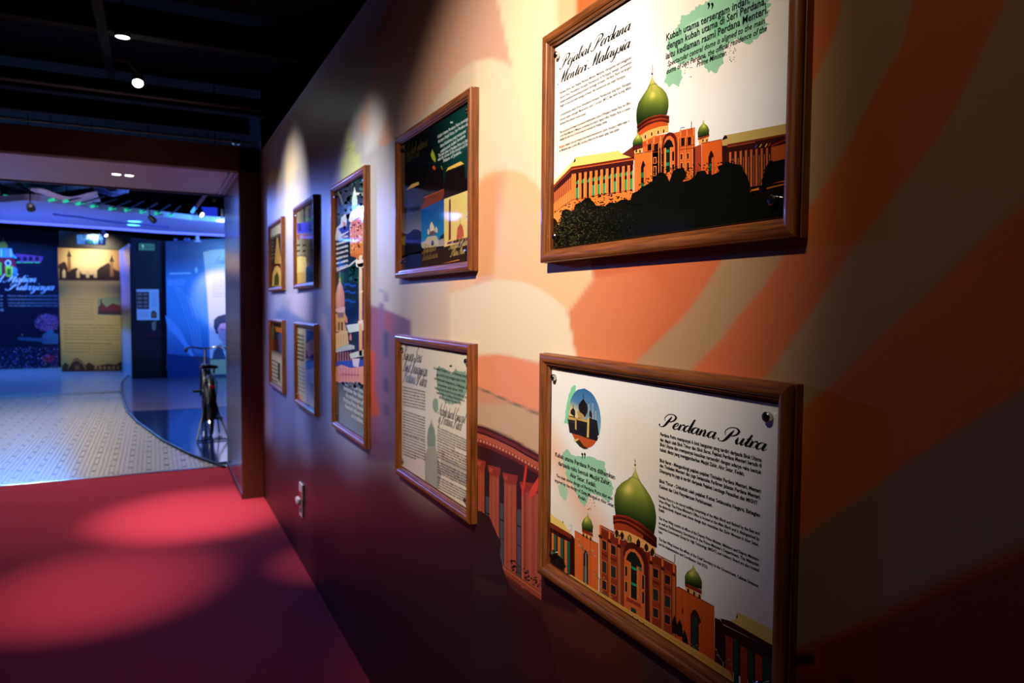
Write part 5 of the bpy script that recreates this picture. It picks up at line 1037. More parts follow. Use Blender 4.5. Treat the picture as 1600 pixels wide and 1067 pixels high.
root, ik = framed(*C4, *ZL, 'framed poster with pale text column and blue view, below the blue banded one')
ground(ik, lambda s, t: (206, 200, 170), 4, 4)
ik.poly([(478, 515), (490, 518), (490, 560), (478, 560)], (64, 66, 130), 2); ik.poly([(477, 538), (490, 528), (490, 552), (482, 560)], (190, 170, 170), 3); ik.poly([(478, 564), (490, 560), (490, 575), (478, 578)], (50, 90, 190), 4)
ik.poly([(478, 580), (490, 574), (490, 640), (478, 630)], (190, 200, 226), 3); ik.poly([(485, 600), (490, 598), (490, 625), (486, 622)], (80, 80, 140), 4)
for i in range(7): 
    ik.blot([(464, 521+i*6.2), (475, 524+i*6.2), (475, 527.6+i*6.2), (464, 524.6+i*6.2)], (110, 112, 96), 3, .1, i, 4)
    ik.line([(465, 572+i*6), (476, 577+i*6)], 2, (150, 150, 140), 3)
ik.poly([(464, 614), (474, 616), (474, 632), (466, 626)], (216, 160, 110), 4)
clipbox(ik); ik.build('printed_artwork', ACR, ik.sheet)
root, ik = framed(*C5, *ZU, 'farthest upper framed poster with golden arched tower, beside the portal')
ground(ik, lambda s, t: mixc((30, 34, 30), (60, 64, 56), t), 4, 6)
ik.poly([(421, 356), (441, 345), (441, 362), (436, 366), (421, 374)], (232, 232, 206), 2); ik.poly([(422, 372), (436, 364), (436, 368), (422, 376)], (120, 120, 100), 3)
for i in range(5): ik.line([(423, 380+i*6), (429, 378+i*6)], 2, (110, 114, 100), 3)
ik.poly([(429, 412), (430, 396), (431, 386), (432, 372), (434, 370), (436, 384), (438, 398), (440, 412)], (220, 170, 90), 4)
ik.poly([(425, 447), (426, 428), (429, 418), (433, 415), (437, 418), (440, 428), (440, 447)], (250, 206, 110), 5); ik.poly([(428, 446), (429, 432), (433, 424), (436, 432), (436, 446)], (90, 90, 40), 6); ik.line([(425, 420), (432, 413), (440, 420)], 1.4, (150, 40, 30), 6)
clipbox(ik); ik.build('printed_artwork', ACR, ik.sheet)
root, ik = framed(*C5, *ZL, 'farthest lower framed poster with dark picture over text, beside the portal')
ground(ik, lambda s, t: (216, 210, 186) if t < .55 else (52, 40, 36), 4, 9)
ik.poly([(422, 508), (430, 510), (428, 530), (422, 528)], (60, 90, 50), 2); ik.poly([(430, 510), (441, 513), (441, 520), (431, 518)], (200, 120, 60), 3); ik.poly([(434, 520), (441, 520), (441, 552), (436, 550)], (70, 84, 140), 3); ik.poly([(423, 530), (432, 532), (432, 548), (423, 546)], (110, 40, 20), 3)
for i in range(7): ik.line([(424, 562+i*6), (434, 567+i*6)], 2, (140, 140, 126), 3)
ik.poly([(434, 566), (438, 568), (438, 598), (434, 592)], (70, 96, 80), 4)
clipbox(ik); ik.build('printed_artwork', ACR, ik.sheet)
# ================================================================== GALLERY CEILING LAMPS
mblk = mat('lamp black', (14, 14, 16), rough=.45); mwire = mat('wire black', (3, 3, 4), rough=.95, spec=.05)
def can_light(x, y, z, label, power):
    r = empty('hanging_spotlight', (x, y, z)); tag(r, label, 'spotlight')
    MB().lathe([(.004, .13), (.034, .128), (.036, .124), (.036, .002), (.033, .0), (.031, .004)], (x, y, z), n=24).build('lamp_housing', mblk, r, True)
    MB().lathe([(.031, .006), (.031, .003), (.015, .002)], (x, y, z), n=20).build('lamp_lens', mat('bright lens', (255, 255, 255), emit=(255, 252, 248), estr=power), r)
    MB().tube([(x, y, z+.128), (x, y, 2.988)], .007, 8).build('hanging_rod', mblk, r)
    return r
can_light(-.838, 4.1, 2.775, 'black cylinder spotlight hanging above the carpet with white lit end', 9)
r = empty('track_spotlight', (-.775, 5.3, 2.888)); tag(r, 'bright tilted spotlight on the ceiling track in front of the portal', 'spotlight')
b = MB().lathe([(.004, .1), (.032, .098), (.034, .09), (.034, .0), (.031, -.002), (.029, .004)], (0, 0, 0), n=24)
Mx = Matrix.Translation((-.79, 5.3, 2.885)) @ Matrix.Rotation(math.radians(-42), 4, 'X')
b.xf(Mx); b.build('lamp_housing', mblk, r, True)
MB().lathe([(.029, .004), (.028, .001), (.012, .0)], n=20).xf(Mx).build('lamp_lens', mat('very bright lens', (255, 255, 255), emit=(240, 255, 252), estr=40), r)
MB().tube([(-.79, 5.28, 2.94), (-.84, 5.2, 2.985), (-.94, 5.2, 2.99)], .007, 8).build('lamp_arm', mblk, r)
r = empty('conduit_clip', (-.035, 6.83, 2.9)); tag(r, 'small bright metal clip on the ceiling pipe over the portal', 'bracket')
MB().box((-.075, 6.81, 2.875), (-.05, 6.85, 2.925), .004).build('clamp', mat('bright steel', (216, 206, 200), rough=.25, metal=1), r)
MB().box((-.035, 6.81, 2.875), (-.01, 6.85, 2.925), .004).build('clamp', MATS['bright steel'], r)

# ================================================================== THE BLUE HALL
def panel(name, pos, px, thick, mt, label, cat, base_c, kind=None):
    """upright board facing the gallery on the plane y = pos, outline traced in the photograph"""
    P = [onY(x, y, pos) for x, y in px]; P = [(a, max(b, 0.0)) for a, b in P]
    r = empty(name, (sum(p[0] for p in P)/len(P), pos, min(p[1] for p in P)))
    if kind: r['kind'] = kind; r['label'] = label
    else: tag(r, label, cat)
    n = len(P)
    mb = MB().add([(a, pos, b) for a, b in P]+[(a, pos+thick, b) for a, b in P], [tuple(range(n)), tuple(range(n, 2*n))[::-1]]+[(i, (i+1) % n, n+(i+1) % n, n+i) for i in range(n)])
    s = mb.build('board', mat(mt, base_c, rough=.35), r)
    ik = Ink('Y', pos-.0005); ik.root = r; ik.sheet = s
    return r, ik
HP = ink_mat('printed board', rough=.3)
# left: night view board
r, ik = panel('printed_wall_board', 18.7, [(-60, 352), (92, 362), (92, 577), (-60, 579)], .12, 'night board', 'tall dark night view board reading Motion Putrajaya at the far left', 'display board', (10, 14, 34))
ik.strip([(-60, 353), (-60, 578)], [(92, 362), (92, 577)], 10, 6, lambda a, t: mixc((14, 20, 46), (12, 18, 60), t), 1)
# coloured tower
ik.poly([(-4, 384), (1, 378), (8, 377), (12, 384), (11, 388), (-2, 388)], (150, 140, 60), 3); ik.line([(5, 371), (5, 379)], 1, (120, 130, 150), 3)
ik.poly([(-6, 388), (18, 388), (20, 396), (28, 404), (-8, 402)], (90, 170, 240), 3)
ik.poly([(-8, 402), (22, 402), (26, 420), (26, 432), (-8, 432)], (150, 36, 60), 3)
ik.poly([(24, 396), (68, 401), (64, 410), (28, 410)], (120, 60, 140), 3)
for x in (29, 39, 48, 58): ik.ell(x, 404.5, 3.4, 4, (20, 24, 60), 4, 12); ik.line([(x-4, 410), (x+4, 410)], 1.6, (60, 200, 120), 4)
for x, c in ((-3, (80, 220, 120)), (2, (240, 240, 255)), (7, (80, 150, 250)), (12, (240, 80, 60)), (17, (250, 240, 240))): ik.line([(x, 389), (x, 401)], 1.6, c, 4)
ik.ell(12.6, 411, 5, 5, (240, 240, 255), 5, 16); ik.ell(12.6, 411, 3, 3.4, (40, 60, 180), 6, 14)
ik.poly([(-6, 410), (2, 410), (3, 430), (-6, 432)], (90, 220, 90), 5); ik.poly([(8, 416), (20, 416), (20, 428), (16, 432), (10, 432)], (180, 230, 60), 5); ik.poly([(11, 420), (17, 420), (17, 430), (11, 430)], (60, 110, 40), 6)
ik.poly([(20, 416), (27, 420), (27, 432), (20, 432)], (80, 140, 240), 5)
WH = (206, 220, 250)
script(ik, 'd Motion', (-8, 440.6), (56, 440.6), .085, WH, 5, wt=1.7); script(ik, 'Putrajaya', (11, 453), (83, 453), .085, WH, 5, wt=1.7)
for i, y in enumerate((463, 468.6, 474, 478.4)):
    text(ik, ['Pameran cahaya dan warna di Putrajaya pada waktu', 'malam yang memaparkan keindahan bangunan serta', 'taman tasik dan jambatan di sepanjang bulevar', 'The city of lights glows along the lake at night'][i], (12.5, y), (91, y), .03, (150, 160, 200), 5, .01)
    text(ik, 'senibina dan lanskap', (-30, y), (4.6, y), .03, (150, 160, 200), 5, .01)
text(ik, 'KE', (1, 486), (5.4, 486), .05, (190, 200, 240), 5, .02)
rr = random.Random(2)
for i in range(420):
    a = rr.uniform(0, 2*PI); q = rr.random()**.6; x = 74+20*q*math.cos(a); y = 504+14*q*math.sin(a)
    if x < 91.4: ik.ell(x, y, rr.uniform(.4, 1.1), rr.uniform(.4, 1.0), mixc((230, 130, 220), (120, 70, 180), rr.random()) if rr.random() < .8 else (250, 190, 170), 3, 5)
ik.ell(74, 504, 17, 13, (84, 44, 110), 2, 26)
ik.poly([(28, 527), (66, 528), (66, 534), (28, 531)], (60, 90, 140), 3); ik.poly([(66, 524), (72, 520), (75, 515), (82, 515), (85, 521), (91, 522), (91, 537), (66, 537)], (56, 110, 160), 4)
for i in range(6): ik.line([(68+i*4, 527), (68+i*4, 535)], 1, (20, 40, 80), 5)
ik.ell(34.6, 523, .7, 1.3, (220, 200, 120), 4, 6)
for i in range(700):
    x, y = rr.uniform(-40, 91), 575-rr.random()**1.2*34
    if y > 543-(x-20)*.02: ik.ell(x, y, rr.uniform(.4, 1.3), rr.uniform(.3, .8), rr.choice([(60, 70, 190), (150, 90, 200), (200, 190, 240), (20, 30, 90), (40, 60, 150)]), 3, 5)
ik.ell(76, 560, 10, 6, (130, 30, 60), 2, 16)
ik.build('printed_artwork', HP, ik.sheet)
# black recess above, emergency exit sign, sepia banner, pale return
r, ik = panel('trim_recess', 17.9, [(92, 360), (206, 368), (206, 400), (92, 400)], .3, 'recess black', 'black recess over the sepia banner', None, (4, 4, 6), 'structure')
r, ik = panel('printed_banner', 17.6, [(90, 387), (190, 391.5), (190, 578.6), (96, 581)], .10, 'banner core', 'sepia floor banner with clock tower photo and yellowish text', 'banner', (150, 130, 80))
def sep(a, t): return mixc((218, 190, 118), (196, 178, 104), t)
ik.strip([(90, 387), (96, 581)], [(190, 391.5), (190, 578.6)], 16, 8, sep, 1)
ik.strip([(90, 387), (91.4, 436)], [(189.6, 391.5), (189.6, 438)], 10, 12, lambda a, t: mixc((250, 226, 160), (170, 130, 70), min(1, ((a-.45)**2*4+(t-.5)**2*.6))), 2)
BR = (60, 44, 26)
ik.blot([(92, 412), (100, 408), (108, 422), (120, 418), (128, 428), (148, 430), (150, 424), (156, 418), (170, 410), (178, 420), (189, 426), (189, 437), (92, 438)], BR, 3, .03, 4, 6)
for x, y in ((108, 394), (174.6, 402)): ik.poly([(x-4, y+7), (x-1.4, y), (x, y-4), (x+1.4, y), (x+4, y+7)], BR, 4); ik.poly([(x-2.4, y+7), (x+2.4, y+7), (x+3, y+30), (x-3, y+30)], (150, 110, 64), 4)
for x in (100, 122, 137, 149): ik.poly([(x-2.6, 434), (x-2.6, 424), (x, 420), (x+2.6, 424), (x+2.6, 434)], (236, 214, 150), 4)
ik.line([(91, 437), (189.6, 438)], 2, (84, 66, 40), 4)
ik.poly([(152, 466), (190, 463), (190, 494), (152, 492)], (150, 170, 120), 3)
ik.poly([(153, 480), (160, 473), (166, 480), (176, 474), (190, 478), (190, 490), (154, 490)], (110, 44, 40), 4); ik.poly([(153, 486), (190, 487), (190, 492), (153, 491)], (60, 40, 30), 5); ik.line([(158, 468), (158, 486)], 2, (60, 50, 30), 5)
def small(ik, rows, c, xh, layer=3):
    words = ['Jam besar yang terletak di persimpangan jalan', 'menjadi mercu tanda sejak zaman dahulu lagi', 'dan dikelilingi pokok serta bangunan lama', 'The old clock tower stood by the crossing', 'and marked the entrance of the town gate']
    for i, (x0, x1, y) in enumerate(rows): text(ik, words[i % 5], (x0, y), (x1, y+(x1-x0)*.01), xh, c, layer, .008)
small(ik, [(100, 146, 468+i*4.4) for i in range(8)], (140, 116, 66), .028)
small(ik, [(100, 186, 508+i*4.6) for i in range(6)], (120, 100, 54), .03)
small(ik, [(101, 142, 541+i*4.6) for i in range(3)]+[(146, 186, 541+i*4.6) for i in range(4)], (120, 100, 54), .028)
ik.line([(101, 536), (176, 537)], 1, (110, 84, 40), 3)
ik.poly([(97, 581), (97, 572), (102, 566), (108, 571), (114, 562), (120, 559), (128, 564), (134, 571), (138, 566), (150, 572), (170, 568), (180, 570), (190, 564), (190, 578.6)], (84, 62, 34), 3)
ik.line([(106, 576), (112, 566), (120, 561.6), (130, 568), (134, 577)], 1.4, (196, 166, 100), 4); ik.poly([(116, 577), (120, 569), (126, 577)], (150, 120, 70), 4)
for i in range(6): ik.poly([(147+i*7, 577), (148+i*7, 572), (151+i*7, 572), (152+i*7, 577)], (190, 160, 96), 4)
ik.build('printed_artwork', HP, ik.sheet)
# return panel running towards the camera from the banner (x = const face)
r = empty('printed_return_panel', (-1.25, 16.5, 0)); tag(r, 'pale blue and pink sunset panel between the banner and the dark pillar', 'display board')
x0, y0 = -1.37, 17.55; x1, y1 = -1.12, 15.45; N = 10; M = 16
mb = MB(); vs = []; ccol = []
def ret(s, t):   # t from floor up
    if t > .56: return mixc((226, 150, 200), (150, 160, 250), (t-.56)/.4)
    if t > .34: return mixc((150, 150, 90), (120, 60, 60), max(0, 1-abs(t-.46)*12))
    return mixc((150, 210, 240), (170, 200, 230), t*3)
ZT = 2.6
for i in range(N+1):
    for j in range(M+1): vs.append((x0+(x1-x0)*i/N, y0+(y1-y0)*i/N, ZT*j/M)); ccol.append(lin(ret(i/N, j/M)))
me = bpy.data.meshes.new('board'); fs = [(i*(M+1)+j, (i+1)*(M+1)+j, (i+1)*(M+1)+j+1, i*(M+1)+j+1) for i in range(N) for j in range(M)]
back = [(x+.05, y, z) for x, y, z in vs]; nn = len(vs)
me.from_pydata(vs+back, [], fs+[tuple(nn+k for k in f[::-1]) for f in fs]); at = me.color_attributes.new('ink', 'FLOAT_COLOR', 'POINT')
at.data.foreach_set('color', np.array([(*c, 1) for c in ccol*2], dtype=np.float32).ravel()); me.materials.append(HP)
o = bpy.data.objects.new('board', me); COL.objects.link(o); hook(o, r)
# pillar
r, ik = panel('wall_pillar', 15.3, [(204, 371), (259, 377), (259, 592), (206, 592)], .1, 'pillar navy', 'dark navy pillar wall', None, (20, 22, 44), 'structure')
ik.strip([(204, 371), (206, 592)], [(259, 377), (259, 592)], 8, 3, lambda a, t: mixc((26, 28, 54), (20, 18, 30), t), 1)
ik.poly([(224, 520), (256, 517), (258, 524), (240, 527), (226, 524)], (60, 20, 44), 2); ik.poly([(237, 504), (244, 500), (243, 516), (238, 516)], (140, 120, 110), 3)
ik.poly([(207, 556), (259, 562), (259, 592), (207, 592)], (14, 12, 20), 2)
ik.build('printed_artwork', HP, ik.sheet)
r, ik = panel('information_poster', 15.24, [(213, 452), (248, 452), (249, 500), (214, 500)], .04, 'poster white', 'small pale poster with grid of brown pictures on the dark pillar', 'poster', (190, 200, 225))
ik.poly([(213.4, 456), (233, 456), (233, 483), (214, 483)], (50, 30, 40), 2)
for i in range(2):
    for j in range(4): ik.poly([(215+i*9, 458+j*6.2), (222+i*9, 458+j*6.2), (222+i*9, 461.6+j*6.2), (215+i*9, 461.6+j*6.2)], (150, 110, 120), 3)
ik.poly([(236, 488), (239, 485), (243, 486), (245, 490), (245, 497), (236, 497)], (70, 50, 56), 2); ik.poly([(238, 489), (243, 489), (243, 495), (238, 495)], (150, 100, 60), 3)
for i in range(7): ik.line([(236, 458+i*3.4), (246, 458+i*3.4)], .7, (120, 130, 160), 2)
for i in range(3): ik.line([(216, 488+i*3.4), (232, 488+i*3.4)], .7, (120, 130, 160), 2)
ik.build('printed_artwork', HP, ik.sheet)
r, ik = panel('exit_sign', 15.22, [(216.8, 380), (241.6, 381), (241.6, 391.4), (216.8, 391)], .06, 'green sign plate', 'small green emergency sign high on the dark pillar', 'sign', (110, 160, 120))
ik.poly([(219, 382), (226, 382), (226, 389.6), (219, 389.4)], (40, 100, 60), 2); text(ik, 'KELUAR', (227.4, 387.8), (240, 388.2), .055, (40, 100, 60), 2, .03)
ik.line([(221, 384.4), (224, 384), (223, 388.6)], 1.1, (190, 230, 190), 3); ik.ell(223, 383, .9, .9, (190, 230, 190), 3, 8)
ik.build('printed_sign', ink_mat('dim sign glow', rough=.4, emit=.35), ik.sheet)
# hanging exit sign
r, ik = panel('hanging_exit_sign', 16.6, [(118.6, 366), (165, 367), (165, 383), (119, 382)], .05, 'sign blue', 'lit blue hanging exit sign with arrow above the sepia banner', 'sign', (40, 70, 160))
ik.poly([(119.4, 366.8), (164, 367.6), (164, 382), (119.8, 381.2)], (30, 66, 150), 1)
CY = (120, 190, 250)
text(ik, 'KELUAR', (120.6, 373.6), (146, 374), .085, CY, 2, .05); text(ik, 'EXIT', (121, 380.4), (134, 380.8), .075, CY, 2, .05)
ik.poly([(146, 368.6), (153, 368.8), (153, 381), (146, 380.8)], CY, 2); ik.ell(150.2, 370.6, 1.1, 1.1, (20, 50, 120), 3, 8); ik.line([(149.6, 372), (148.8, 376), (147.2, 379.6)], 1.2, (20, 50, 120), 3); ik.line([(149, 376), (151, 377.6), (150.6, 380.2)], 1.2, (20, 50, 120), 3); ik.line([(147.4, 374.6), (149.6, 372.8), (151.8, 374.6)], .8, (20, 50, 120), 3)
ik.poly([(155, 374.4), (158.8, 369.4), (162.8, 374.6), (160.2, 374.6), (160.2, 380.6), (157.4, 380.4), (157.4, 374.4)], CY, 2)
ik.poly([(136, 376), (144.6, 376.2), (144.6, 381), (136, 380.8)], (30, 110, 110), 2)
ik.build('printed_sign', ink_mat('blue sign glow', rough=.4, emit=.5), ik.sheet)
X0, X1 = onY(122, 366, 16.6)[0], onY(162, 366, 16.6)[0]; Z0 = onY(122, 366, 16.6)[1]
for xx in (X0, X1): MB().tube([(xx, 16.62, Z0-.01), (xx, 16.62, 3.9)], .008, 6).build('hanging_wire', mwire, r)
# blue display wall with page and portrait
r, ik = panel('printed_display_wall', 15.1, [(258.5, 377), (356, 372), (420, 370), (420, 588), (356, 590), (262, 592)], .12, 'display blue', 'tall blue display wall with cream page and portrait behind the bicycle', 'display board', (40, 70, 140))
def bl(a, t):
    c = mixc((50, 70, 120), (76, 146, 220), max(0, min(1, (t-.12)*6))); c = mixc(c, (24, 44, 110), max(0, t-.62)*2.2); return mixc(c, (90, 160, 230), max(0, 1-abs(a-.55)*4)*.5*(t > .15))
ik.strip([(258.5, 377), (262, 592)], [(420, 370), (420, 588)], 30, 20, bl, 1)
ik.line([(265, 427.6), (298, 426.6)], 2.6, (170, 200, 250), 3); ik.ell(306.6, 422, 2.4, 4.6, (190, 210, 250), 3, 10)
ik.poly([(262, 437), (287, 436), (290, 441), (287, 447), (262, 447)], (110, 160, 230), 3)
for i in range(4): ik.line([(272+i*2, 448), (282+i*6, 470), (296+i*5, 510), (306+i*3, 552)], .8, (130, 180, 240), 2)
ik.blot([(258, 492), (268, 500), (282, 516), (300, 550), (306, 558), (298, 556), (280, 530), (262, 512)], (110, 160, 235), 2, .03, 4, 5)
ik.poly([(262, 560), (300, 556), (356, 560), (420, 560), (420, 588), (262, 592)], (70, 60, 100), 2); ik.poly([(260, 552), (310, 558), (310, 590), (262, 592)], (30, 52, 120), 3)
def pg(a, t): return mixc((250, 214, 170), (240, 216, 236), min(1, t*2.4))
ik.strip([(317.6, 394), (322, 440), (326, 500), (328, 560)], [(420, 386), (420, 440), (420, 500), (420, 560)], 16, 8, pg, 4)
ik.poly([(317.6, 394), (330, 390.6), (345, 389.4), (420, 386), (420, 396), (317.8, 396)], (246, 206, 160), 5)
script(ik, 'Perdana Putra', (334, 412), (372, 412), .07, (150, 110, 130), 6); 
for i in range(12): text(ik, ['Bangunan ini menempatkan pejabat', 'Perdana Menteri yang menjadi pusat', 'pentadbiran kerajaan negara'][i % 3], (333, 422+i*3.8), (378, 422+i*3.8), .03, (190, 150, 180), 6, .008)
# portrait: dark hair, glasses, suit (flat print)
ik.blot([(334, 500), (340, 494), (350, 491), (362, 492), (372, 500), (374, 516), (366, 520), (338, 522), (334, 512)], (34, 44, 80), 7, .02, 3, 5)
ik.poly([(340, 514), (344, 506), (356, 504), (368, 508), (370, 520), (366, 534), (358, 540), (350, 538), (342, 528)], (196, 150, 190), 8)
ik.line([(344, 515), (352, 515)], 2.4, (120, 90, 150), 9); ik.line([(356, 515), (366, 515)], 2.4, (120, 90, 150), 9); ik.poly([(352, 517), (356, 517), (357, 525), (351, 525)], (170, 120, 170), 9); ik.line([(350, 531), (359, 531)], 1.6, (170, 80, 130), 9)
ik.poly([(330, 566), (334, 548), (344, 538), (352, 536), (364, 538), (378, 548), (384, 566)], (74, 80, 116), 7); ik.poly([(346, 537), (354, 541), (362, 538), (358, 556), (354, 562), (350, 552)], (220, 224, 244), 8); ik.poly([(353, 541), (356, 541), (357, 556), (354.6, 560), (352.6, 556)], (90, 70, 130), 9)
ik.poly([(328, 562), (420, 560), (420, 584), (330, 585)], (196, 190, 150), 9)
ik.build('printed_artwork', HP, ik.sheet)
# ceiling drop: wide curved white soffit washed blue, white post under it
sf = empty('trim_ceiling_raft', (-1, 12.5, 2.72)); sf['kind'] = 'structure'; sf['label'] = 'curved white ceiling raft washed in blue light'
front = [(-5.0, 9.2)]+[onZ(x, y, 2.74) for x, y in ((0, 316), (40, 313), (62, 314), (82, 317), (104, 319), (124, 322.6), (146, 326.4), (174, 330.4), (198, 332.6), (222, 335.4), (266, 340), (300, 344), (355, 348))]+[(1.6, 11.9), (3.8, 12.1)]
bk = [(3.8, 14.6), (1.6, 14.4), (.4, 14.2), (-.6, 14.15), (-1.4, 13.9), (-2.2, 13.7), (-3.2, 13.55), (-5.0, 13.5)]
P = front+bk; n = len(P)
MB().add([(x, y, 2.74) for x, y in P]+[(x, y, 2.82) for x, y in P], [tuple(range(n)), tuple(range(n, 2*n))[::-1]]+[(i, (i+1) % n, n+(i+1) % n, n+i) for i in range(n)]).build('raft', mat('raft white', (170, 170, 215), rough=.6), sf)
MB().tube([(x, y, 2.735) for x, y in bk], .035, 8).build('cove_tube', mat('blue lit cove', (120, 130, 250), emit=(110, 120, 255), estr=.9), sf)
MB().tube([(x, y+1.4, 2.735) for x, y in front[3:12]], .02, 6).build('raft_seam', mat('raft seam', (70, 70, 150), rough=.5), sf)
for k, (px_, py_) in enumerate(((210, 345), (209, 350.6))):
    x, y = onZ(px_, py_, 2.735); d = empty('ceiling_downlight', (x, y, 2.735)); tag(d, ('nearer' if k == 0 else 'farther')+' of two cyan downlights in the blue ceiling raft', 'light', 'cyan downlights in the ceiling raft')
    MB().lathe([(.11, 0), (.12, -.002), (.12, -.014), (.10, -.016), (.10, -.006)], (x, y, 2.738), n=20).build('trim_ring', mat('raft ring', (160, 200, 250), rough=.4), d, True)
    MB().lathe([(.1, -.004), (.1, -.012), (.05, -.014)], (x, y, 2.738), n=20).build('lens', mat('cyan lens', (150, 230, 255), emit=(90, 200, 255), estr=5), d)
x, z = onY(306, 379, 14.6); x2, _ = onY(309.6, 379, 14.6)
po = empty('ceiling_post', (x, 14.6, z)); tag(po, 'short white post between the display wall and the ceiling raft', 'post')
MB().lathe([(.028, 2.62), (.034, 2.64), (.03, 2.68), (.026, 2.74)], ((x+x2)/2, 14.4, 0), n=16).build('post', mat('post white', (206, 214, 250), rough=.4), po, True)
MB().lathe([(.06, 2.60), (.06, 2.62), (.03, 2.625)], ((x+x2)/2, 14.4, 0), n=16).build('post_base', MATS['post white'], po, True)
for k, px_ in enumerate((293, 275)):
    x, z = onY(px_, 377, 14.9); d = empty('small_projector', (x, 14.9, 2.66)); tag(d, ('larger blue lit projector beside the white post' if k == 0 else 'tiny blue lit projector left of the larger one')+' on the display wall top', 'projector')
    MB().box((x-.05+.02*k, 15.08, 2.655), (x+.05-.02*k, 15.2, 2.72-.02*k), .008).build('projector_body', mat('projector grey', (110, 120, 200), rough=.4), d)
    MB().lathe([(.018, 0), (.018, -.02), (.012, -.022)], (x, 15.08, 2.685-.01*k), 'Y', 14).build('projector_lens', mat('lens glass', (60, 90, 220), rough=.1), d, True)
# slanting rods with little green lamps, hung above the raft edge
mrod = mat('rod steel', (60, 84, 104), rough=.35, metal=.7); mgreen = mat('green diode', (60, 255, 170), emit=(30, 200, 150), estr=.7)
rods = [(82, 312, 120, 303), (104, 314, 150, 303), (124, 318, 165, 306), (146, 322, 184, 310), (174, 326, 205, 313), (198, 328, 225, 314), (222, 331, 247, 317), (245, 333, 267, 319), (266, 336, 283, 321)]
proto = None
for i, (xa, ya, xb, yb) in enumerate(rods):
    a = onZ(xa, ya, 2.765); b_ = onZ(xb, yb, 2.84); a3 = Vector((*a, 2.765)); b3 = Vector((*b_, 2.84))
    r = empty('rod_light', tuple(a3)); tag(r, '%s green tipped rod of the ceiling fan, counted from the fabric sheet to the jamb' % ['first', 'second', 'third', 'fourth', 'fifth', 'sixth', 'seventh', 'eighth', 'ninth'][i], 'light', 'green tipped rods above the ceiling raft')
    MB().tube([a3, b3], .010, 6).build('rod', mrod, r)
    d = (b3-a3).normalized(); sd = Vector((-d.y, d.x, 0)).normalized()
    MB().tube([a3-d*.05, a3+d*.03], .018, 8).build('lamp_tip', mgreen, r)
    MB().tube([a3+d*.04-sd*.05, a3+d*.02+sd*.05], .008, 6).build('cross_bar', mgreen, r)
    MB().tube([a3, (a3.x, a3.y, 3.9)], .004, 5).build('hanging_wire', mwire, r)
# fabric sheets under the hall ceiling
def sheet(px, z0, label, seed, c):
    P = [onZ(x, y, z0) for x, y in px]; N, M = 18, 10; mb = MB(); rr = random.Random(seed); vs = []
    for i in range(N+1):
        for j in range(M+1):
            s, t = i/N, j/M; a = Vector(P[0]).lerp(Vector(P[1]), s); b2 = Vector(P[3]).lerp(Vector(P[2]), s); q = a.lerp(b2, t)
            vs.append((q.x, q.y, z0-.05*math.sin(PI*s)*1.0+.03*math.sin(t*26+s*5+seed)*math.sin(PI*s)+.012*math.sin(t*50+s*9)))
    n = len(vs); f = [(i*(M+1)+j, (i+1)*(M+1)+j, (i+1)*(M+1)+j+1, i*(M+1)+j+1) for i in range(N) for j in range(M)]
    mb.add(vs+[(x, y, z+.006) for x, y, z in vs], f+[tuple(n+k for k in q[::-1]) for q in f])
    o = mb.build('ceiling_fabric', mat('fabric '+str(seed), c, rough=.8), None, True); tag(o, label, 'fabric')
    return o
sheet([(44, 294), (151, 300), (158, 316), (64, 309)], 2.84, 'large gathered pinkish fabric sheet stretched under the hall ceiling', 1, (216, 196, 214))
sheet([(26, 279), (140, 284), (140, 294), (28, 290)], 3.16, 'narrow pale fabric strip behind the portal lintel, left of the two', 2, (170, 160, 180))
sheet([(146, 288), (204, 291), (200, 302), (147, 299)], 3.16, 'short violet fabric strip behind the portal lintel, right of the two', 3, (190, 160, 230))
sheet([(-40, 290), (-2, 296), (4, 308), (-40, 306)], 2.84, 'pale fabric sheet at the left edge beside the dark duct', 4, (130, 120, 170))
spot('fabric_wash', (-1.9, 8.9, 1.9), (-1.75, 9.8, 3.0), 30, (.9, .75, 1), 80, 1.0, .05)
# dark duct and lattice at the left, with a green tube
def seg3(xa, ya, xb, yb, z): return (Vector((*onZ(xa, ya, z), z)), Vector((*onZ(xb, yb, z), z)))
r = empty('lighting_truss', (-2.6, 10, 2.95)); tag(r, 'dark slanting lighting truss with green glowing tube at upper left', 'truss')
a, b_ = seg3(8, 292, 56, 309, 2.95); MB().tube([a, b_], .03, 8).build('main_tube', mat('truss grey', (46, 50, 60), rough=.4, metal=.5), r)
a, b_ = seg3(28, 288, 58, 308, 2.95); MB().tube([a, b_], .024, 8).build('main_tube', MATS['truss grey'], r)
a, b_ = seg3(0, 299, 44, 310, 2.95); MB().tube([a, b_], .02, 8).build('main_tube', MATS['truss grey'], r)
a, b_ = seg3(0, 286, 30, 290, 2.95); MB().box((a.x, a.y-.5, 2.95), (b_.x, b_.y+.4, 3.02), .01).build('duct_box', mblk, r)
for i in range(5):
    p, q = seg3(12+i*9, 298+i*3, 20+i*8, 304+i*2, 2.95); MB().tube([p, q], .012, 6).build('lattice_bar', MATS['truss grey'], r)
a, b_ = seg3(6, 306, 33, 309.5, 2.95); MB().tube([a, b_], .018, 8).build('green_tube', mgreen, r)
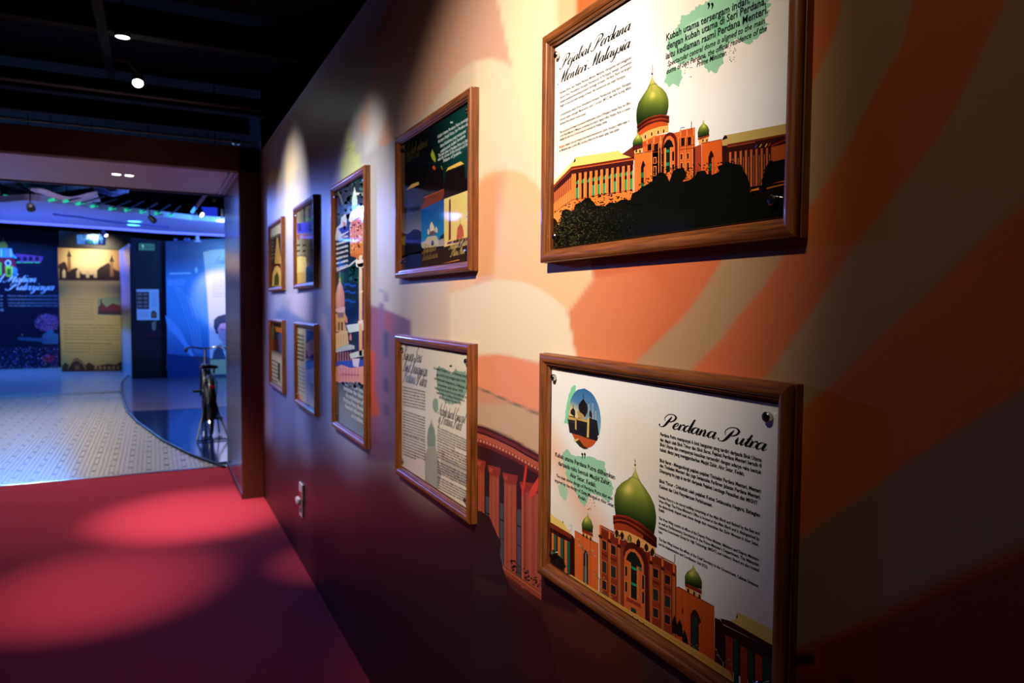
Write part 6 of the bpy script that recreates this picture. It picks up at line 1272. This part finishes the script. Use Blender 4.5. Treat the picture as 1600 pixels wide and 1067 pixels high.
# small track heads in the hall
def head(pxa, pya, pxb, pyb, Y, label, lit=0, rad=.035):
    a = onY(pxa, pya, Y); b2 = onY(pxb, pyb, Y); A = Vector((a[0], Y, a[1])); B = Vector((b2[0], Y-.04, b2[1]))
    r = empty('track_spotlight', tuple(A)); tag(r, label, 'spotlight')
    MB().tube([A, A.lerp(B, .5), B], [rad*.8, rad, rad], 12).build('lamp_housing', mblk if not lit else mat('grey lamp', (90, 96, 130), rough=.4), r)
    MB().tube([A, (A.x, Y+.02, A.z+.12), (A.x, Y+.02, 3.9)], .007, 6).build('lamp_arm', mwire, r)
    if lit:
        d = (B-A).normalized(); MB().tube([B-d*.002, B+d*.008], rad*.86, 14).build('lamp_lens', mat('lens %g' % lit, (255, 255, 255), emit=(255, 244, 236), estr=lit), r)
head(234, 338, 242, 347, 10, 'small black spotlight seen against the blue ceiling raft'); head(47, 320, 50, 328, 10, 'small black spotlight hanging from the dark truss', 0, .045)
head(160, 361, 166, 368, 14, 'small lit spotlight above the hanging exit sign', 8, .03)
head(306, 330, 315, 336, 9.5, 'brightly lit round spotlight near the portal jamb', 12, .032)
head(337, 309, 334, 314, 7.7, 'little blue spotlight under the lintel near the jamb', 0, .018)
r = empty('batten_light', (-.6, 9.2, 2.8)); tag(r, 'slanting violet batten lamp with glowing blue end', 'light')
p, q = Vector((*onZ(326, 298, 2.85), 2.85)), Vector((*onZ(300, 331, 2.62), 2.62)); MB().tube([p, q], .022, 10).build('batten_body', mat('violet batten', (150, 120, 190), rough=.4), r)
MB().tube([p, (p.x, p.y, 3.9)], .005, 6).build('hanging_wire', mwire, r); p2 = p.lerp(q, .78); MB().tube([p2+Vector((0, -.02, -.006)), q+Vector((0, -.02, -.006))], .02, 10).build('glowing_end', mat('blue glow', (60, 140, 255), emit=(50, 120, 255), estr=3), r)
r, ik = panel('blue_screen', 14.9, [(314, 323), (340, 324), (340, 347), (327, 347)], .04, 'screen blue', 'angular blue lit projection screen beside the jamb top', 'screen', (40, 60, 220)); ik.poly([(314.5, 323.5), (339.6, 324.4), (339.6, 346.6), (327.4, 346.6)], (44, 66, 236), 1); [MB().tube([(ik.W(x_, 324)[0], 14.92, ik.W(x_, 324)[1]-.02), (ik.W(x_, 324)[0], 14.92, 3.9)], .006, 6).build('hanging_wire', mwire, ik.root) for x_ in (318, 336)]; ik.build('lit_surface', ink_mat('screen glow', rough=.4, emit=.5), ik.sheet)
r = empty('ceiling_pendant', (.1, 11, 2.7)); x, z = onY(347, 346, 10); tag(r, 'flat white lit pendant lamp beside the jamb', 'light')
r.location = (x, 10, z); MB().lathe([(.02, .03), (.075, .01), (.078, 0), (.07, -.004)], (x, 10, z), n=24).build('lamp_shade', mat('pendant white', (240, 240, 250), emit=(230, 235, 255), estr=2.4), r, True); MB().tube([(x, 10, z+.02), (x, 10, z+.16)], .012, 8).build('lamp_stem', MATS['post white'], r); MB().tube([(x, 10, z+.14), (x, 10, 3.9)], .004, 6).build('hanging_wire', mwire, r)
# dark upper wall band behind, beams of the hall ceiling
st(MB().box((-5.2, 18.85, 2.98), (4.0, 19.1, 3.9)).build('trim_back_band', mdark))
for y, z in ((8.0, 2.95), (9.8, 3.05)): st(MB().box((-5.2, y, z), (4.0, y+.12, z+.12), .004).build('trim_beam', mbeam))

# ================================================================== BICYCLE
BX, BY = -.185, 8.37
bk_ = empty('bicycle', (BX, BY, .014)); tag(bk_, 'old black roadster bicycle on its rear stand, seen from behind', 'bicycle')
mfr = mat('bicycle black enamel', (12, 13, 16), rough=.42, coat=.1); mch = mat('bicycle chrome', (210, 214, 222), rough=.15, metal=1); mrub = mat('rubber', (18, 18, 20), rough=.75); mlea = mat('saddle leather', (22, 18, 18), rough=.5)
WR = .31; WB = .98
def Lp(x, y, z): return Vector((BX+x, BY+y, z+.014))
def wheel(yc, zc, nm):
    p = Lp(0, yc, zc)
    t = MB().tube([(p.x, p.y+WR*math.cos(a), p.z+WR*math.sin(a)) for a in [2*PI*i/40 for i in range(40)]], .019, 10, True).build(nm, mrub, bk_, True)
    MB().tube([(p.x, p.y+(WR-.024)*math.cos(a), p.z+(WR-.024)*math.sin(a)) for a in [2*PI*i/40 for i in range(40)]], .009, 8, True).build('rim', mch, t, True)
    hb = MB().tube([(p.x-.045, p.y, p.z), (p.x-.02, p.y, p.z), (p.x+.02, p.y, p.z), (p.x+.045, p.y, p.z)], [.02, .014, .014, .02], 12).build('hub', mch, t, True)
    for i in range(28):
        a = 2*PI*i/28; s_ = 1 if i % 2 else -1
        MB().tube([(p.x+s_*.03, p.y+.014*math.cos(a+.8*s_), p.z+.014*math.sin(a+.8*s_)), (p.x, p.y+(WR-.03)*math.cos(a), p.z+(WR-.03)*math.sin(a))], .0013, 4).build('spoke', mch, t)
wheel(0, WR+.02, 'rear_wheel'); wheel(WB, WR+.02, 'front_wheel')
def fender(yc, a0, a1, nm):
    R_ = WR+.032; mb = MB(); vs = []; n = 24; m_ = 8
    for i in range(n+1):
        a = math.radians(a0+(a1-a0)*i/n)
        for j in range(m_+1):
            q = PI*j/m_; rr_ = R_-.018+.018*math.sin(q); vs.append(tuple(Lp(.036*math.cos(q), yc-rr_*math.cos(a), WR+.02+rr_*math.sin(a))))
    f = [(i*(m_+1)+j, i*(m_+1)+j+1, (i+1)*(m_+1)+j+1, (i+1)*(m_+1)+j) for i in range(n) for j in range(m_)]; k = len(vs)
    mb.add(vs+[(v[0], v[1], v[2]-.002) for v in vs], f+[tuple(k+x for x in q[::-1]) for q in f]); return mb.build(nm, mfr, bk_, True)
fender(0, -18, 120, 'rear_mudguard'); fender(WB, 20, 150, 'front_mudguard')
MB().box(tuple(Lp(-.022, -.29, .545)), tuple(Lp(.022, -.268, .575)), .006).build('red_reflector', mat('red reflector', (200, 16, 20), rough=.2, emit=(120, 0, 0), estr=.15), bk_)
# frame tubes
bbk = Lp(0, .44, .28); hd_t = Lp(0, .80, .72); hd_b = Lp(0, .84, .60); st_t = Lp(0, .27, .70); ax_r = WR+.02
MB().tube([bbk, st_t], .014, 10).tube([bbk, hd_b], .016, 10).tube([st_t, hd_t], .013, 10).tube([hd_b, hd_t], .018, 10).build('main_frame', mfr, bk_, True)
for s_ in (-1, 1):
    MB().tube([Lp(.03*s_, .43, .28), Lp(.055*s_, 0, ax_r)], .009, 8).build('chain_stay', mfr, bk_, True)
    MB().tube([Lp(.02*s_, .27, .68), Lp(.045*s_, .14, .52), Lp(.055*s_, 0, ax_r)], .008, 8).build('seat_stay', mfr, bk_, True)
    MB().tube([hd_b+Vector((.035*s_, 0, -.02)), Lp(.045*s_, .88, .5), Lp(.048*s_, WB, ax_r)], .011, 8).build('fork_blade', mfr, bk_, True)
# rear stand straddling the wheel, feet on the floor
for s_ in (-1, 1):
    MB().tube([Lp(.062*s_, 0, ax_r+.01), Lp(.085*s_, -.05, .22), Lp(.155*s_, -.36, .012)], .0095, 8).build('stand_leg', mfr, bk_, True)
    MB().tube([Lp(.055*s_, .01, ax_r), Lp(.09*s_, .02, .012)], .007, 8).build('stand_prop', mfr, bk_, True)
MB().tube([Lp(-.155, -.36, .012), Lp(.155, -.36, .012)], .008, 8).build('stand_foot', mfr, bk_, True)
# carrier rack
for s_ in (-1, 1): MB().tube([Lp(.055*s_, 0, ax_r), Lp(.06*s_, -.16, .60), Lp(.05*s_, .16, .64)], .006, 8).build('carrier_stay', mfr, bk_, True)
MB().tube([Lp(-.06, -.2, .60), Lp(.06, -.2, .60), Lp(.05, .16, .64), Lp(-.05, .16, .64)], .006, 8, True).build('carrier_rack', mfr, bk_, True)
for x in (-.03, 0, .03): MB().tube([Lp(x, -.2, .603), Lp(x, .16, .643)], .004, 6).build('carrier_rail', mch, bk_, True)
# saddle with springs
sd_ = MB(); vs = []; n = 14; m_ = 12
for i in range(n+1):
    t = i/n; y = .14+.27*t; w_ = .095*(1-t)**.8*(1 if t > .04 else .8)+.02*min(1, t*4+.2); z = .745+.012*math.cos(t*5)
    for j in range(m_+1):
        q = PI*j/m_; vs.append(tuple(Lp(w_*math.cos(q), y, z-.03+.035*math.sin(q)**.6)))
sd_.add(vs, [(i*(m_+1)+j, i*(m_+1)+j+1, (i+1)*(m_+1)+j+1, (i+1)*(m_+1)+j) for i in range(n) for j in range(m_)]+[tuple(range(m_+1))[::-1], tuple(n*(m_+1)+j for j in range(m_+1))]+[(i*(m_+1)+m_, i*(m_+1), (i+1)*(m_+1), (i+1)*(m_+1)+m_) for i in range(n)])
sdo = sd_.build('saddle', mlea, bk_, True)
for s_ in (-1, 1): MB().tube([Lp(.05*s_+.014*math.cos(k*.9), .175+.014*math.sin(k*.9), .665+k*.0016) for k in range(34)], .0035, 6).build('saddle_spring', mch, sdo)
MB().tube([st_t, Lp(0, .24, .725)], .011, 10).build('seat_post', mch, bk_, True)
# handlebar
MB().tube([hd_t, Lp(0, .77, 0.890), Lp(0, .80, 0.905)], .012, 10).build('stem', mch, bk_, True)
MB().tube([Lp(-.215, .56, 0.915), Lp(-.2, .66, 0.930), Lp(-.15, .76, 0.935), Lp(-.06, .81, 0.910), Lp(0, .81, 0.905), Lp(.06, .81, 0.910), Lp(.15, .76, 0.935), Lp(.2, .66, 0.930), Lp(.215, .56, 0.915)], .0105, 10).build('handlebar', mch, bk_, True)
for s_ in (-1, 1):
    MB().tube([Lp(.209*s_, .6, 0.922), Lp(.217*s_, .54, 0.912), Lp(.222*s_, .48, 0.902)], [.015, .0165, .015], 12).build('grip', mrub, bk_, True)
    MB().tube([Lp(.165*s_, .75, 0.928), Lp(.19*s_, .66, 0.900), Lp(.2*s_, .56, 0.890)], .005, 8).build('brake_lever', mch, bk_, True)
    MB().tube([Lp(.17*s_, .75, 0.930), Lp(.10*s_, .84, 0.800), Lp(.03*s_, .87, 0.700), Lp(.02*s_, .85, 0.620)], .0025, 6).build('brake_cable', mat('cable grey', (120, 124, 130), rough=.4), bk_)
MB().lathe([(.004, 0), (.03, .004), (.034, .02), (.03, .05), (.006, .07)], tuple(Lp(0, .87, 0.700)), 'Y', 18).build('headlamp', mch, bk_, True)
# cranks and pedals
MB().tube([bbk+Vector((-.05, 0, 0)), bbk+Vector((.05, 0, 0))], .02, 12).build('bottom_bracket', mch, bk_, True)
MB().lathe([(.02, 0), (.088, .001), (.09, .004), (.02, .006)], tuple(bbk+Vector((.045, 0, 0))), 'X', 32).build('chainring', mch, bk_, True)
for s_, dy, dz in ((-1, .02, .16), (1, -.02, -.16)):
    c_ = bbk+Vector((.055*s_, dy, dz)); k_ = MB().tube([bbk+Vector((.055*s_, 0, 0)), c_], .008, 8).build('crank', mch, bk_, True)
    x_ = c_.x+.055*s_; MB().box((x_-.045, c_.y-.032, c_.z-.012), (x_+.045, c_.y+.032, c_.z+.012), .006).build('pedal', mrub, k_)
MB().box(tuple(bbk+Vector((.05, -.5, -.045))), tuple(bbk+Vector((.066, .08, .075))), .012).build('chain_case', mfr, bk_)
